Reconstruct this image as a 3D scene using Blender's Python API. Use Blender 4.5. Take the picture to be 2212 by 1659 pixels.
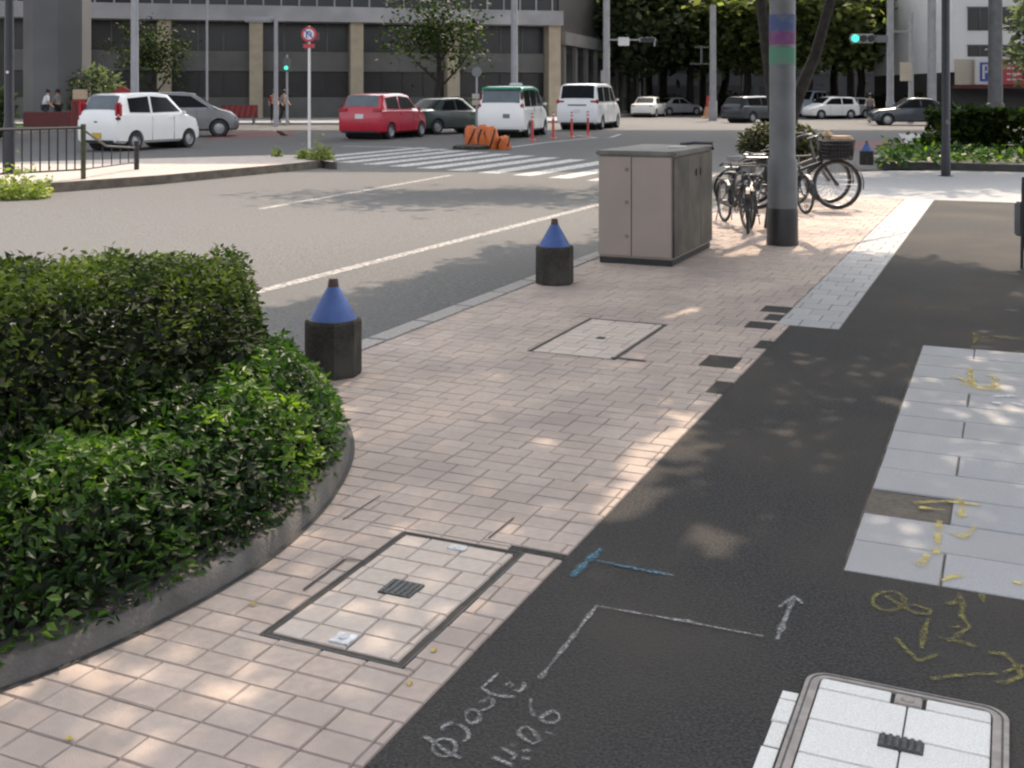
import bpy, bmesh, math, random
import numpy as np
from mathutils import Vector, Matrix
from mathutils import noise as MN
random.seed(7); rng = np.random.default_rng(7)
for o in list(bpy.data.objects): bpy.data.objects.remove(o)
sc = bpy.context.scene
COL = sc.collection

# ------------------------------------------------------------------ camera, light
EYE = 1.5; F = 2437.0; HY = 205.0; CX = 1106.0
cam = bpy.data.cameras.new("camera"); co = bpy.data.objects.new("camera", cam); COL.objects.link(co)
co.location = (0, 0, EYE); co.rotation_euler = (math.radians(90), 0, 0)
cam.sensor_width = 36; cam.lens = F / 2212 * 36; cam.shift_y = -(829.5 - HY) / 2212
cam.clip_start = 0.05; cam.clip_end = 2000
sc.camera = co
SUN_AZ = math.radians(20); SUN_EL = math.radians(52)
SUN = Vector((math.sin(SUN_AZ) * math.cos(SUN_EL), math.cos(SUN_AZ) * math.cos(SUN_EL), math.sin(SUN_EL)))
w = bpy.data.worlds.new("World"); sc.world = w; w.use_nodes = True
sky = w.node_tree.nodes.new('ShaderNodeTexSky'); sky.sky_type = 'NISHITA'; sky.sun_disc = False
sky.sun_elevation = SUN_EL; sky.sun_rotation = SUN_AZ; sky.dust_density = 4.0; sky.ozone_density = 0.2
bg = w.node_tree.nodes['Background']; bg.inputs[1].default_value = 0.15
hs = w.node_tree.nodes.new('ShaderNodeHueSaturation'); hs.inputs['Saturation'].default_value = .27
w.node_tree.links.new(sky.outputs[0], hs.inputs['Color']); w.node_tree.links.new(hs.outputs[0], bg.inputs[0])
sl = bpy.data.lights.new("sun", 'SUN'); sl.energy = 2.2; sl.angle = math.radians(0.5); sl.color = (1, .81, .61)
so = bpy.data.objects.new("sun", sl); COL.objects.link(so)
so.rotation_euler = SUN.to_track_quat('Z', 'Y').to_euler(); so.location = (0, 0, 30)
sc.view_settings.view_transform = 'Standard'; sc.view_settings.look = 'None'
sc.view_settings.exposure = 1.45; sc.view_settings.gamma = 1
sc.cycles.pixel_filter_type = 'BLACKMAN_HARRIS'; sc.cycles.filter_width = 2.3

# ------------------------------------------------------------------ helpers
ST = Vector((.405, .914, 0)).normalized(); CR = Vector((ST.y, -ST.x, 0))     # along the street / across it
YAW = math.atan2(-ST.x, ST.y)                    # rotation that sends local +Y to the street
def G(px, py, z=0.0):                            # point of the photograph lying at height z
    Y = F * (EYE - z) / (py - HY); return Vector(((px - CX) * Y / F, Y, z))
def AT(px, Y, z=0.0): return Vector(((px - CX) * Y / F, Y, z))
def ZAT(py, Y): return EYE + (HY - py) * Y / F
def P(u, v, z=0.0): return ST * u + CR * v + Vector((0, 0, z))
def UV(p): return (p.x * ST.x + p.y * ST.y, p.x * CR.x + p.y * CR.y)
def pix(p): return (CX + p.x * F / p.y, HY + (EYE - p.z) * F / p.y)
def inpoly(x, y, poly):
    c = False; j = len(poly) - 1
    for i in range(len(poly)):
        xi, yi = poly[i]; xj, yj = poly[j]
        if (yi > y) != (yj > y) and x < (xj - xi) * (y - yi) / (yj - yi) + xi: c = not c
        j = i
    return c
ROAD = -0.11

def mat(name, c, rough=.7, c2=None, scale=8, detail=4, bump=0, bscale=60, metal=0, spec=.5, attr=None, emit=0, coat=0, coord='Object', lo=.35, hi=.65, c3=None, s3=1.5, trans=0):
    m = bpy.data.materials.new(name); m.use_nodes = True; nt = m.node_tree; N = nt.nodes; L = nt.links
    b = N['Principled BSDF']; b.inputs['Roughness'].default_value = rough; b.inputs['Metallic'].default_value = metal
    b.inputs['Specular IOR Level'].default_value = spec; b.inputs['Coat Weight'].default_value = coat
    if trans: b.inputs['Transmission Weight'].default_value = trans
    tc = N.new('ShaderNodeTexCoord'); out = None
    def noise(s, d=4):
        n = N.new('ShaderNodeTexNoise'); n.inputs['Scale'].default_value = s; n.inputs['Detail'].default_value = d
        L.new(tc.outputs[coord], n.inputs['Vector']); return n.outputs['Fac']
    def ramp(s, a, bb):
        r = N.new('ShaderNodeMapRange'); r.inputs[1].default_value = a; r.inputs[2].default_value = bb; L.new(s, r.inputs[0]); return r.outputs[0]
    def mix(f, a, bb, mode='MIX'):
        x = N.new('ShaderNodeMix'); x.data_type = 'RGBA'; x.blend_type = mode
        for s, i in ((f, 0), (a, 6), (bb, 7)):
            if isinstance(s, (int, float)): x.inputs[i].default_value = s
            elif isinstance(s, tuple): x.inputs[i].default_value = (*s, 1)
            else: L.new(s, x.inputs[i])
        return x.outputs[2]
    out = c
    if c2: out = mix(ramp(noise(scale, detail), lo, hi), c, c2)
    if c3: out = mix(ramp(noise(s3, 5), .42, .68), out, c3)
    if attr:
        a = N.new('ShaderNodeAttribute'); a.attribute_name = attr; out = mix(1.0, out, a.outputs['Color'], 'MULTIPLY')
    if isinstance(out, tuple): b.inputs['Base Color'].default_value = (*out, 1)
    else: L.new(out, b.inputs['Base Color'])
    if emit:
        b.inputs['Emission Color'].default_value = (*c, 1); b.inputs['Emission Strength'].default_value = emit
    if bump:
        bn = N.new('ShaderNodeBump'); bn.inputs['Strength'].default_value = bump; bn.inputs['Distance'].default_value = .01
        L.new(noise(bscale, 3), bn.inputs['Height']); L.new(bn.outputs[0], b.inputs['Normal'])
    return m

def leafmat(name, c, c2, c3, scale=6, rough=.45, tl=.35, spec=.5):
    m = bpy.data.materials.new(name); m.use_nodes = True; nt = m.node_tree; N = nt.nodes; L = nt.links
    b = N['Principled BSDF']; b.inputs['Roughness'].default_value = rough; b.inputs['Specular IOR Level'].default_value = spec
    at = N.new('ShaderNodeAttribute'); at.attribute_name = 'tint'
    r = N.new('ShaderNodeValToRGB'); r.color_ramp.elements[0].color = (*c, 1); r.color_ramp.elements[1].color = (*c3, 1)
    e = r.color_ramp.elements.new(.55); e.color = (*c2, 1)
    L.new(at.outputs['Fac'], r.inputs[0]); L.new(r.outputs[0], b.inputs['Base Color'])
    t = N.new('ShaderNodeBsdfTranslucent'); mx = N.new('ShaderNodeMixShader'); mx.inputs[0].default_value = tl
    hs = N.new('ShaderNodeHueSaturation'); hs.inputs['Saturation'].default_value = 1.15; hs.inputs['Value'].default_value = 1.6
    L.new(r.outputs[0], hs.inputs['Color']); L.new(hs.outputs[0], t.inputs['Color'])
    L.new(b.outputs[0], mx.inputs[1]); L.new(t.outputs[0], mx.inputs[2])
    L.new(mx.outputs[0], N['Material Output'].inputs[0]); return m

def paintmat(name, c, cover=.55, scale=90, rough=.9, soft=False):        # worn spray or chalk: breaks up over the stones below
    m = mat(name, c, rough); nt = m.node_tree; N = nt.nodes; L = nt.links
    tc = N.new('ShaderNodeTexCoord'); n = N.new('ShaderNodeTexNoise'); n.inputs['Scale'].default_value = scale; n.inputs['Detail'].default_value = 3
    L.new(tc.outputs['Object'], n.inputs['Vector'])
    r = N.new('ShaderNodeMapRange'); r.inputs[1].default_value = .3; r.inputs[2].default_value = .72
    r.inputs[3].default_value = min(1, cover + .45); r.inputs[4].default_value = max(0, cover - .4)
    L.new(n.outputs['Fac'], r.inputs[0]); al = r.outputs[0]
    if soft:
        a = N.new('ShaderNodeAttribute'); a.attribute_name = 'soft'; q = N.new('ShaderNodeMath'); q.operation = 'MULTIPLY'
        L.new(al, q.inputs[0]); L.new(a.outputs['Fac'], q.inputs[1]); al = q.outputs[0]
    L.new(al, N['Principled BSDF'].inputs['Alpha']); return m

class MB:
    def __init__(s): s.v = []; s.f = []; s.mi = []; s.cm = 0
    def add(s, vs, fs):
        o = len(s.v); s.v += [tuple(v) for v in vs]; s.f += [tuple(i + o for i in f) for f in fs]; s.mi += [s.cm] * len(fs); return s
    def box(s, c, d, rz=0, bev=0):
        x, y, z = [a / 2 for a in d]; M = Matrix.Rotation(rz, 3, 'Z'); c = Vector(c)
        if bev <= 0:
            vs = [Vector((i * x, j * y, k * z)) for k in (-1, 1) for j in (-1, 1) for i in (-1, 1)]
            return s.add([M @ a + c for a in vs], [(0, 2, 3, 1), (4, 5, 7, 6), (0, 1, 5, 4), (2, 6, 7, 3), (0, 4, 6, 2), (1, 3, 7, 5)])
        bm = bmesh.new(); bmesh.ops.create_cube(bm, size=1)
        for a in bm.verts: a.co = Vector((a.co.x * d[0], a.co.y * d[1], a.co.z * d[2]))
        bmesh.ops.bevel(bm, geom=bm.edges[:], offset=bev, segments=2, affect='EDGES')
        bm.verts.index_update(); s.add([M @ a.co + c for a in bm.verts], [[q.index for q in f.verts] for f in bm.faces]); bm.free(); return s
    def prism(s, poly, z0, z1):                      # poly of 2-D points
        n = len(poly); ar = sum(poly[i][0] * poly[(i + 1) % n][1] - poly[(i + 1) % n][0] * poly[i][1] for i in range(n))
        if ar < 0: poly = poly[::-1]
        return s.add([(p[0], p[1], z0) for p in poly] + [(p[0], p[1], z1) for p in poly],
              [tuple(range(n - 1, -1, -1)), tuple(range(n, 2 * n))] + [(i, (i + 1) % n, n + (i + 1) % n, n + i) for i in range(n)])
    def sheet(s, pts): 
        n = len(pts); ar = sum(pts[i][0] * pts[(i + 1) % n][1] - pts[(i + 1) % n][0] * pts[i][1] for i in range(n))
        return s.add(pts if ar > 0 else pts[::-1], [tuple(range(n))])
    def tube(s, path, r, n=8, cap=True):
        path = [Vector(p) for p in path]; rr = r if isinstance(r, (list, tuple)) else [r] * len(path); vs = []; fs = []
        up = None
        for i, p in enumerate(path):
            t = (path[min(i + 1, len(path) - 1)] - path[max(i - 1, 0)]).normalized()
            if up is None: up = Vector((0, 0, 1)) if abs(t.z) < .9 else Vector((1, 0, 0))
            a = t.cross(up).normalized(); b = a.cross(t).normalized(); up = b
            vs += [p + (a * math.cos(2 * math.pi * k / n) + b * math.sin(2 * math.pi * k / n)) * rr[i] for k in range(n)]
        for i in range(len(path) - 1):
            for k in range(n): fs.append((i * n + k, i * n + (k + 1) % n, (i + 1) * n + (k + 1) % n, (i + 1) * n + k))
        if cap: fs += [tuple(range(n - 1, -1, -1)), tuple(range((len(path) - 1) * n, len(path) * n))]
        return s.add(vs, fs)
    def lathe(s, prof, n=24, c=(0, 0, 0), rot=0, axis='Z'):
        vs = []; fs = []; m = len(prof)
        for k in range(n):
            a = 2 * math.pi * k / n + rot
            for r, z in prof:
                p = (r * math.cos(a), r * math.sin(a), z)
                if axis == 'Y': p = (p[0], p[2], p[1])
                if axis == 'X': p = (p[2], p[0], p[1])
                vs.append((p[0] + c[0], p[1] + c[1], p[2] + c[2]))
        for k in range(n):
            for i in range(m - 1):
                a, b = k * m + i, ((k + 1) % n) * m + i; fs.append((a, b, b + 1, a + 1))
        return s.add(vs, fs)
    def torus(s, c, R, r, axis='Y', n=28, k=8):
        return s.lathe([(R + r * math.cos(2 * math.pi * j / k), r * math.sin(2 * math.pi * j / k)) for j in range(k + 1)], n, c, 0, axis)
    def ribbon(s, pts, wd, z):                       # flat stroke on the ground
        pts = [Vector((p[0], p[1], z)) for p in pts]; vs = []
        for i, p in enumerate(pts):
            t = (pts[min(i + 1, len(pts) - 1)] - pts[max(i - 1, 0)]); t.z = 0; t.normalize(); nrm = Vector((-t.y, t.x, 0))
            vs += [p - nrm * wd / 2, p + nrm * wd / 2]
        return s.add(vs, [(2 * i, 2 * i + 2, 2 * i + 3, 2 * i + 1) for i in range(len(pts) - 1)])
    def build(s, name, m, parent=None, smooth=False, loc=None, ang=40):
        me = bpy.data.meshes.new(name); me.from_pydata([tuple(v) for v in s.v], [], s.f)
        for x in (m if isinstance(m, (list, tuple)) else [m]): me.materials.append(x)
        if s.cm or any(s.mi): me.polygons.foreach_set('material_index', s.mi)
        me.validate(); bm = bmesh.new(); bm.from_mesh(me); bmesh.ops.recalc_face_normals(bm, faces=bm.faces[:]) if len(bm.faces) < 20000 and not getattr(s, 'open', False) else None; bm.to_mesh(me); bm.free()
        if smooth:
            me.polygons.foreach_set('use_smooth', [True] * len(me.polygons)); me.set_sharp_from_angle(angle=math.radians(ang))
        o = bpy.data.objects.new(name, me); COL.objects.link(o)
        if parent: o.parent = parent
        if loc is not None: o.location = loc
        return o
class SH(MB):
    open = True
class SOFT(SH):                                      # sprayed or chalked stroke: opaque in the middle, fading at its edges and ends
    def ribbon(s, pts, wd, z):
        if not hasattr(s, 'al'): s.al = []
        pts = [Vector((p[0], p[1], z)) for p in pts]; fine = []
        for i in range(len(pts) - 1):
            n = max(1, int((pts[i + 1] - pts[i]).length / .009)); fine += [pts[i].lerp(pts[i + 1], j / n) for j in range(n)]
        fine.append(pts[-1]); vs = []; al = []; n = len(fine); wd *= 2.1; sd = random.uniform(0, 50)
        for i, p in enumerate(fine):
            t = fine[min(i + 1, n - 1)] - fine[max(i - 1, 0)]; t.normalize(); nr = Vector((-t.y, t.x, 0)); k = .75 + .6 * MN.noise(Vector((sd, i * .22, 0)))
            e = min(1, (min(i, n - 1 - i) + .5) / 1.2); f = max(.45, min(1, .9 + .8 * MN.noise(Vector((i * .13, sd, 3)))))
            for q, a in ((-.5, 0), (-.2, 1), (.2, 1), (.5, 0)): vs.append(p + nr * wd * q * k); al.append(a * e * f)
        s.al += al
        return s.add(vs, [(4 * i + j, 4 * i + 4 + j, 4 * i + 5 + j, 4 * i + 1 + j) for i in range(n - 1) for j in range(3)])
    def build(s, *a, **k):
        o = MB.build(s, *a, **k); at = o.data.attributes.new('soft', 'FLOAT', 'POINT'); at.data.foreach_set('value', np.array(s.al, np.float32)); return o
def tag(o, label, cat, group=None):
    o['label'] = label; o['category'] = cat
    if group: o['group'] = group
    return o
def thing(name, label, cat, loc=(0, 0, 0), rz=0, group=None):
    o = bpy.data.objects.new(name, None); COL.objects.link(o); o.location = loc; o.rotation_euler = (0, 0, rz); o.empty_display_size = .2
    return tag(o, label, cat, group)
def struct(o, kind='structure'): o['kind'] = kind; return o
def dup(root, loc, rz=0, label=None, scale=None):
    r = root.copy(); COL.objects.link(r); r.location = loc; r.rotation_euler = (0, 0, rz)
    if label: r['label'] = label
    if scale: r.scale = scale
    for ch in list(root.children):
        c = ch.copy(); COL.objects.link(c); c.parent = r
        for g in ch.children:
            d = g.copy(); COL.objects.link(d); d.parent = c
    return r

# ------------------------------------------------------------------ materials
M = {}
M['road'] = mat('road asphalt', (.070, .070, .071), .88, (.141, .140, .140), 38, 4, .7, 50, c3=(.106, .105, .106), s3=.6, spec=.3, coord='Object')
M['asphalt'] = mat('dark asphalt', (.018, .018, .020), .92, (.060, .058, .057), 120, 4, 1.0, 110, c3=(.060, .053, .047), s3=.9, spec=.3)
M['base'] = mat('joint sand', (.105, .09, .08), .95, (.19, .165, .15), 9, 4)
M['tile'] = mat('pink paver', (.452, .372, .332), .85, (.395, .328, .288), 35, 4, .25, 260, attr='col', c3=(.315, .265, .245), s3=1.5, spec=.3)
M['granite'] = mat('grey granite', (.36, .36, .375), .7, (.29, .29, .305), 150, 3, .2, 200, attr='col', c3=(.31, .31, .325), s3=2.5)
M['pale'] = mat('pale granite', (.74, .735, .72), .7, (.60, .595, .585), 210, 3, .2, 220, attr='col')
M['kerb'] = mat('kerb stone', (.33, .31, .30), .85, (.24, .225, .215), 40, 4, .3, 120)
M['planterkerb'] = mat('stained concrete', (.105, .098, .094), .9, (.065, .06, .057), 14, 5, .5, 90, c3=(.135, .125, .118), s3=4)
M['medkerb'] = mat('old kerb stone', (.17, .145, .12), .9, (.10, .085, .07), 6, 5, .4, 50)
M['medtop'] = mat('island paving', (.40, .35, .32), .85, (.32, .28, .26), 5, 5, .3, 60)
M['path'] = mat('pale paving', (.30, .30, .31), .85, (.25, .25, .26), 20, 4, .3, 80)
M['soil'] = mat('soil', (.035, .028, .02), .95, (.06, .048, .035), 40, 4, .8, 60)
M['white'] = paintmat('worn road paint', (.60, .60, .60), .70, 16)
M['whiteline'] = paintmat('road line paint', (.40, .385, .37), .62, 26)
M['redroad'] = mat('red road surfacing', (.16, .05, .05), .85, (.11, .05, .05), 8)
M['chalk'] = paintmat('white chalk', (.30, .30, .305), .50, 120, soft=True)
M['blue'] = paintmat('blue spray', (.08, .18, .25), .55, 90, soft=True)
M['yellow'] = paintmat('yellow spray', (.24, .215, .06), .38, 60, soft=True)
M['yellow2'] = paintmat('bright yellow spray', (.60, .48, .13), .50, 26, soft=True)
M['conc'] = mat('dark exposed concrete', (.052, .048, .043), .9, (.028, .027, .024), 50, 4, .6, 160, c3=(.070, .065, .057), s3=6, spec=.2)
M['bluecone'] = mat('blue paint', (.035, .085, .29), .5, (.028, .065, .21), 12, 5, c3=(.05, .10, .28), s3=9)
M['brown'] = mat('brown tip', (.06, .03, .024), .6, (.035, .02, .018), 20)
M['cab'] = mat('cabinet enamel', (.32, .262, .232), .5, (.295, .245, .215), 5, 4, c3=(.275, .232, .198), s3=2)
M['cabside'] = mat('shade-darkened cabinet side', (.105, .095, .075), .55, (.06, .055, .045), 5, 5, c3=(.03, .028, .024), s3=2.6)  # darker than the doors: the side's shade is painted in, with grimy blotches
M['cabtop'] = mat('cabinet lid', (.17, .16, .15), .55, (.10, .095, .09), 6)
M['dark'] = mat('dark rubber', (.018, .018, .02), .7, (.03, .03, .03), 30)
M['black'] = mat('black paint', (.012, .012, .014), .4, (.02, .02, .022), 10)
M['steel'] = mat('dull grey steel', (.14, .14, .145), .5, (.10, .10, .105), 3, 4, metal=.3)
M['galv'] = mat('pale pole paint', (.38, .38, .40), .5, (.31, .31, .33), 2, 4)
M['navy'] = mat('dark blue black paint', (.012, .013, .022), .4, (.018, .018, .026), 6)
M['chrome'] = mat('worn chrome', (.22, .22, .23), .4, (.13, .13, .14), 20, metal=.8)
M['iron'] = mat('cast iron', (.10, .105, .11), .6, (.06, .065, .07), 60, 3, .5, 80, metal=.3)
M['plaque'] = mat('bright plaque', (.62, .63, .66), .35, (.40, .41, .44), 60, 3, .3, 90, metal=.4)
M['brassframe'] = mat('worn cover frame', (.36, .325, .305), .6, (.26, .235, .22), 30, 4, .2, 60, metal=.1)
M['glass'] = mat('car glass', (.006, .007, .008), .22, (.010, .011, .013), 3, spec=.10)
M['glassl'] = mat('pale rear glass', (.07, .10, .115), .1, (.05, .07, .09), 3, spec=.9)
M['wh'] = mat('white car paint', (.88, .88, .865), .3, (.85, .85, .84), 3, coat=.5)
M['whv'] = mat('pearl white van paint', (.82, .82, .83), .3, (.79, .79, .80), 3, coat=.5)
M['redp'] = mat('red car paint', (.50, .014, .04), .28, (.44, .012, .035), 3, coat=.6)
M['greenp'] = mat('dark green car paint', (.035, .055, .05), .3, (.03, .045, .04), 3, coat=.6)
M['navyp'] = mat('dark slate car paint', (.03, .042, .055), .3, (.026, .036, .047), 3, coat=.6)
M['silver'] = mat('silver car paint', (.42, .42, .44), .3, (.36, .36, .38), 3, coat=.5, metal=.3)
M['tgreen'] = mat('green roof paint', (.02, .30, .17), .35, (.02, .26, .15), 3, coat=.4)
M['tail'] = mat('red tail lens', (.45, .012, .03), .2, (.30, .01, .02), 20, coat=.5)
M['taild'] = mat('dark red tail lens', (.16, .012, .02), .2, (.12, .01, .02), 20, coat=.5)
M['plate'] = mat('white number plate', (.75, .75, .75), .5, (.65, .65, .66), 30)
M['yplate'] = mat('yellow number plate', (.62, .42, .06), .5, (.55, .36, .05), 30)
M['orange'] = mat('orange plastic', (.62, .15, .03), .5, (.50, .11, .02), 8)
M['redpost'] = mat('red orange plastic', (.52, .07, .05), .5, (.42, .05, .04), 8)
M['red'] = mat('red paint', (.34, .02, .02), .55, (.25, .02, .02), 8)
M['brickred'] = mat('dark red brick', (.15, .035, .035), .8, (.10, .03, .03), 12)
M['signred'] = mat('sign red', (.48, .05, .07), .45, (.42, .045, .06), 8)
M['signwhite'] = mat('sign white', (.72, .70, .72), .45, (.66, .64, .66), 8)
M['signblue'] = mat('sign blue', (.04, .09, .42), .45, (.035, .08, .36), 8)
M['col'] = mat('beige stone column', (.50, .43, .32), .8, (.42, .36, .275), 2, 4, .1, 30)
M['eave'] = mat('grey metal fascia', (.46, .46, .48), .5, (.34, .34, .36), .5, 4)
M['span'] = mat('grey panel', (.165, .163, .16), .7, (.13, .128, .126), .8)
M['blockm'] = mat('dark far wall', (.045, .046, .05), .7, (.035, .036, .04), .3)
M['bdark'] = mat('dark facade glass', (.022, .022, .026), .25, (.03, .03, .034), 1)
M['bmid'] = mat('shuttered shop front', (.05, .047, .047), .6, (.038, .036, .037), 1)
M['conc2'] = mat('viaduct concrete', (.155, .155, .16), .85, (.12, .12, .125), .35, 5, .1, 20)
M['bwhite'] = mat('white wall tiles', (.85, .85, .87), .6, (.80, .80, .82), 1)
M['cream'] = mat('cream fascia', (.55, .50, .42), .6, (.50, .45, .38), 2)
M['bark'] = mat('dark bark', (.018, .015, .014), .95, (.035, .03, .026), 14, 5, .9, 25)
M['skin'] = mat('skin', (.42, .26, .19), .6, (.38, .23, .17), 20)
M['hair'] = mat('black hair', (.012, .01, .01), .6, (.02, .016, .015), 40)
M['cwhite'] = mat('white cloth', (.70, .70, .74), .85, (.62, .62, .66), 20)
M['cnavy'] = mat('navy cloth', (.035, .04, .065), .85, (.028, .03, .05), 20)
M['cred'] = mat('red cloth', (.32, .035, .035), .85, (.26, .03, .03), 20)
M['cgrey'] = mat('grey cloth', (.22, .22, .23), .85, (.18, .18, .19), 20)
M['cblack'] = mat('black cloth', (.015, .015, .018), .85, (.02, .02, .024), 20)
M['creamcloth'] = mat('cream cloth', (.55, .42, .30), .9, (.45, .33, .23), 14)
M['greenlamp'] = mat('lit green signal', (.05, .75, .5), .4, emit=.55)
M['stB'] = mat('blue sticker', (.04, .06, .17), .55, (.09, .10, .14), 12, lo=.5, hi=.75)
M['stP'] = mat('magenta sticker', (.13, .025, .13), .55, (.13, .09, .13), 12, lo=.5, hi=.75)
M['stG'] = mat('green sticker', (.06, .19, .125), .55, (.12, .15, .13), 12, lo=.5, hi=.75)
M['lhedge'] = leafmat('dark hedge leaves', (.007, .014, .004), (.020, .038, .008), (.10, .145, .028), rough=.6, tl=.35, spec=.18)
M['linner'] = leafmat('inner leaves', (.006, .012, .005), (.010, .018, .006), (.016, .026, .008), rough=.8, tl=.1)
M['lazalea'] = leafmat('azalea leaves', (.008, .022, .006), (.042, .095, .017), (.24, .36, .06), rough=.45, tl=.42, spec=.35)
M['ltree'] = leafmat('tree leaves', (.05, .075, .038), (.09, .12, .055), (.16, .19, .075), rough=.65, tl=.55)
M['ltree2'] = leafmat('sunny tree leaves', (.06, .08, .03), (.12, .15, .045), (.24, .265, .08), rough=.6, tl=.55)  # lighter copy of the tree leaves, sunlight put into the colour
M['ldry'] = leafmat('yellow green weeds', (.12, .16, .04), (.22, .28, .06), (.34, .36, .10), rough=.6)
M['ltop'] = leafmat('clipped olive leaves', (.018, .022, .007), (.042, .048, .013), (.11, .11, .028), rough=.65, tl=.2)
M['fallen'] = mat('fallen leaf', (.45, .36, .08), .7, (.35, .25, .06), 30)

# ------------------------------------------------------------------ foliage
def leafmesh(name, pts, size, m, parent=None, up=.4, tint=None, fold=False, jit=.35, loc=None, aspect=.5):
    n = len(pts); pts = np.asarray(pts, float)
    d = rng.normal(size=(n, 3)); d[:, 2] *= .6; d /= np.linalg.norm(d, axis=1)[:, None]
    nm = rng.normal(size=(n, 3)); nm[:, 2] = np.abs(nm[:, 2]) + up * 2; nm -= (nm * d).sum(1)[:, None] * d; nm /= np.linalg.norm(nm, axis=1)[:, None]
    s = np.cross(nm, d); L = size * (1 + jit * rng.uniform(-1, 1, n))[:, None]; W = L * aspect
    if fold:
        a = pts; b = pts + d * L * .45 + s * W * .5 + nm * W * .18; c = pts + d * L; e = pts + d * L * .45 - s * W * .5 + nm * W * .18; mid = pts + d * L * .5
        V = np.stack([a, b, c, e, mid], 1).reshape(-1, 3); base = np.arange(n)[:, None] * 5
        Fq = np.concatenate([base + np.array([[0, 1, 4, 4]]), ], 1)
        tri = np.concatenate([base + np.array([[0, 4, 1]]), base + np.array([[1, 4, 2]]), base + np.array([[0, 3, 4]]), base + np.array([[3, 2, 4]])], 0)
        faces = tri.tolist(); per = 5
    else:
        a = pts; b = pts + d * L * .5 + s * W * .5; c = pts + d * L; e = pts + d * L * .5 - s * W * .5
        V = np.stack([a, b, c, e], 1).reshape(-1, 3); faces = (np.arange(n)[:, None] * 4 + np.array([[0, 1, 2, 3]])).tolist(); per = 4
    me = bpy.data.meshes.new(name); me.from_pydata(V.tolist(), [], faces); me.materials.append(m)
    t = rng.beta(1.6, 2.2, n) if tint is None else np.clip(tint + rng.normal(0, .14, n), 0, 1)
    at = me.attributes.new('tint', 'FLOAT', 'POINT'); at.data.foreach_set('value', np.repeat(t, per).astype(np.float32))
    o = bpy.data.objects.new(name, me); COL.objects.link(o)
    if parent: o.parent = parent
    if loc is not None: o.location = loc
    return o

def clumps(center, radii, nclump, per, spread, shell=.55):
    C = rng.normal(size=(nclump, 3)); C /= np.linalg.norm(C, axis=1)[:, None]
    C *= (shell + (1 - shell) * rng.uniform(0, 1, nclump))[:, None]
    C = C * np.array(radii) + np.array(center)
    pts = (C[:, None, :] + rng.normal(size=(nclump, per, 3)) * spread * np.array([1, 1, .7])).reshape(-1, 3)
    tint = np.repeat(rng.uniform(.15, .7, nclump), per)
    return pts, tint

# sun patches wanted on the ground; crown leaves in their rays are left out
GAPS = [[(1260, 1130), (1350, 960), (1465, 885), (1560, 905), (1470, 1035), (1375, 1145)],
        [(1405, 690), (1430, 655), (1530, 640), (1540, 668), (1480, 700)],
        [(1085, 690), (1140, 660), (1165, 668), (1120, 700)],
        [(1640, 905), (1720, 900), (1750, 940), (1670, 950)],
        [(1470, 1140), (1590, 1120), (1600, 1220), (1500, 1240)],
        [(1850, 1085), (2000, 1130), (1990, 1160), (1840, 1130)],
        [(-300, 1000), (300, 880), (640, 740), (770, 960), (700, 1100), (500, 1250), (200, 1420), (-300, 1560)],
        [(0, 540), (230, 515), (520, 520), (540, 560), (200, 580), (0, 600)],
        [(1500, 300), (3000, 300), (3000, 605), (2212, 600), (2050, 562), (1850, 548), (1720, 545), (1540, 560)],
        [(-2000, 300), (1120, 300), (1290, 430), (1290, 500), (1080, 505), (900, 575), (560, 640), (0, 700), (-2000, 900)]]
def sunlit(x, y, z):
    t = z / SUN.z; gx, gy = x - SUN.x * t, y - SUN.y * t
    if gy < .8: return False
    px, py = CX + gx * F / gy, HY + EYE * F / gy
    return any(inpoly(px + random.gauss(0, 6), py + random.gauss(0, 4), g) for g in GAPS)

def trunkmesh(m_, base, top, r0, r1, limbs, seed=0):
    R = random.Random(seed); base = Vector(base); top = Vector(top)
    pts = [base.lerp(top, i / 5) + Vector((R.uniform(-.08, .08), R.uniform(-.08, .08), 0)) * (0 if i == 0 else 1) for i in range(6)]
    m_.tube(pts, [r0 * 1.35] + [r0 + (r1 - r0) * i / 5 for i in range(1, 6)], 9)
    for l in limbs:
        a = base.lerp(top, l[0]); b = Vector(l[1]); mid = a.lerp(b, .5) + Vector((0, 0, -.1 * (b - a).length * .5))
        m_.tube([a, mid, b], [l[2], l[2] * .7, l[2] * .3], 7)
    return m_

# ------------------------------------------------------------------ the ground
o = SH().sheet([(-700, -150, ROAD), (700, -150, ROAD), (700, 900, ROAD), (-700, 900, ROAD)]).build('road', M['road']); struct(o)
def uvpoly(pts, z): return [P(u, v, z) for u, v in pts]
VK = UV(G(790, 730))[1]; VA = -1.325; VS = -1.01; VB = -.495; VT = -1.415
# pavement body: a raised slab, its kerb stones, the sheets laid on it
UE = 24.5                                           # far end of the pavement at the crossing
slab = MB().prism([tuple(P(u, v).xy) for u, v in ((-3, VK + .16), (UE - 3, VK + .16), (UE - 1.0, VK + 1.4), (UE, 3), (UE + 4, 16), (-3, 16))], ROAD - .05, -.007)
struct(slab.build('pavement_base', M['base']))
kb = MB(); u = -3
while u < UE - 3.6:
    L = .6; c = P(u + L / 2, VK + .08, (ROAD - .05 + .002) / 2); kb.box(c, (.16, L - .006, .052 - ROAD), YAW, .012); u += L
kb.tube([P(UE - 3.6, VK + .08, -.075), P(UE - 2.6, VK + .35, -.075), P(UE - 1.3, VK + 1.1, -.075), P(UE - .6, VK + 2.2, -.075), P(UE, 3, -.075), P(UE + 4, 16, -.075)], .08, 6)
struct(kb.build('kerb', M['kerb']))
PC1 = [UV(G(*q)) for q in ((870, 1150), (1130, 1195), (865, 1440), (575, 1370))]
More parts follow.
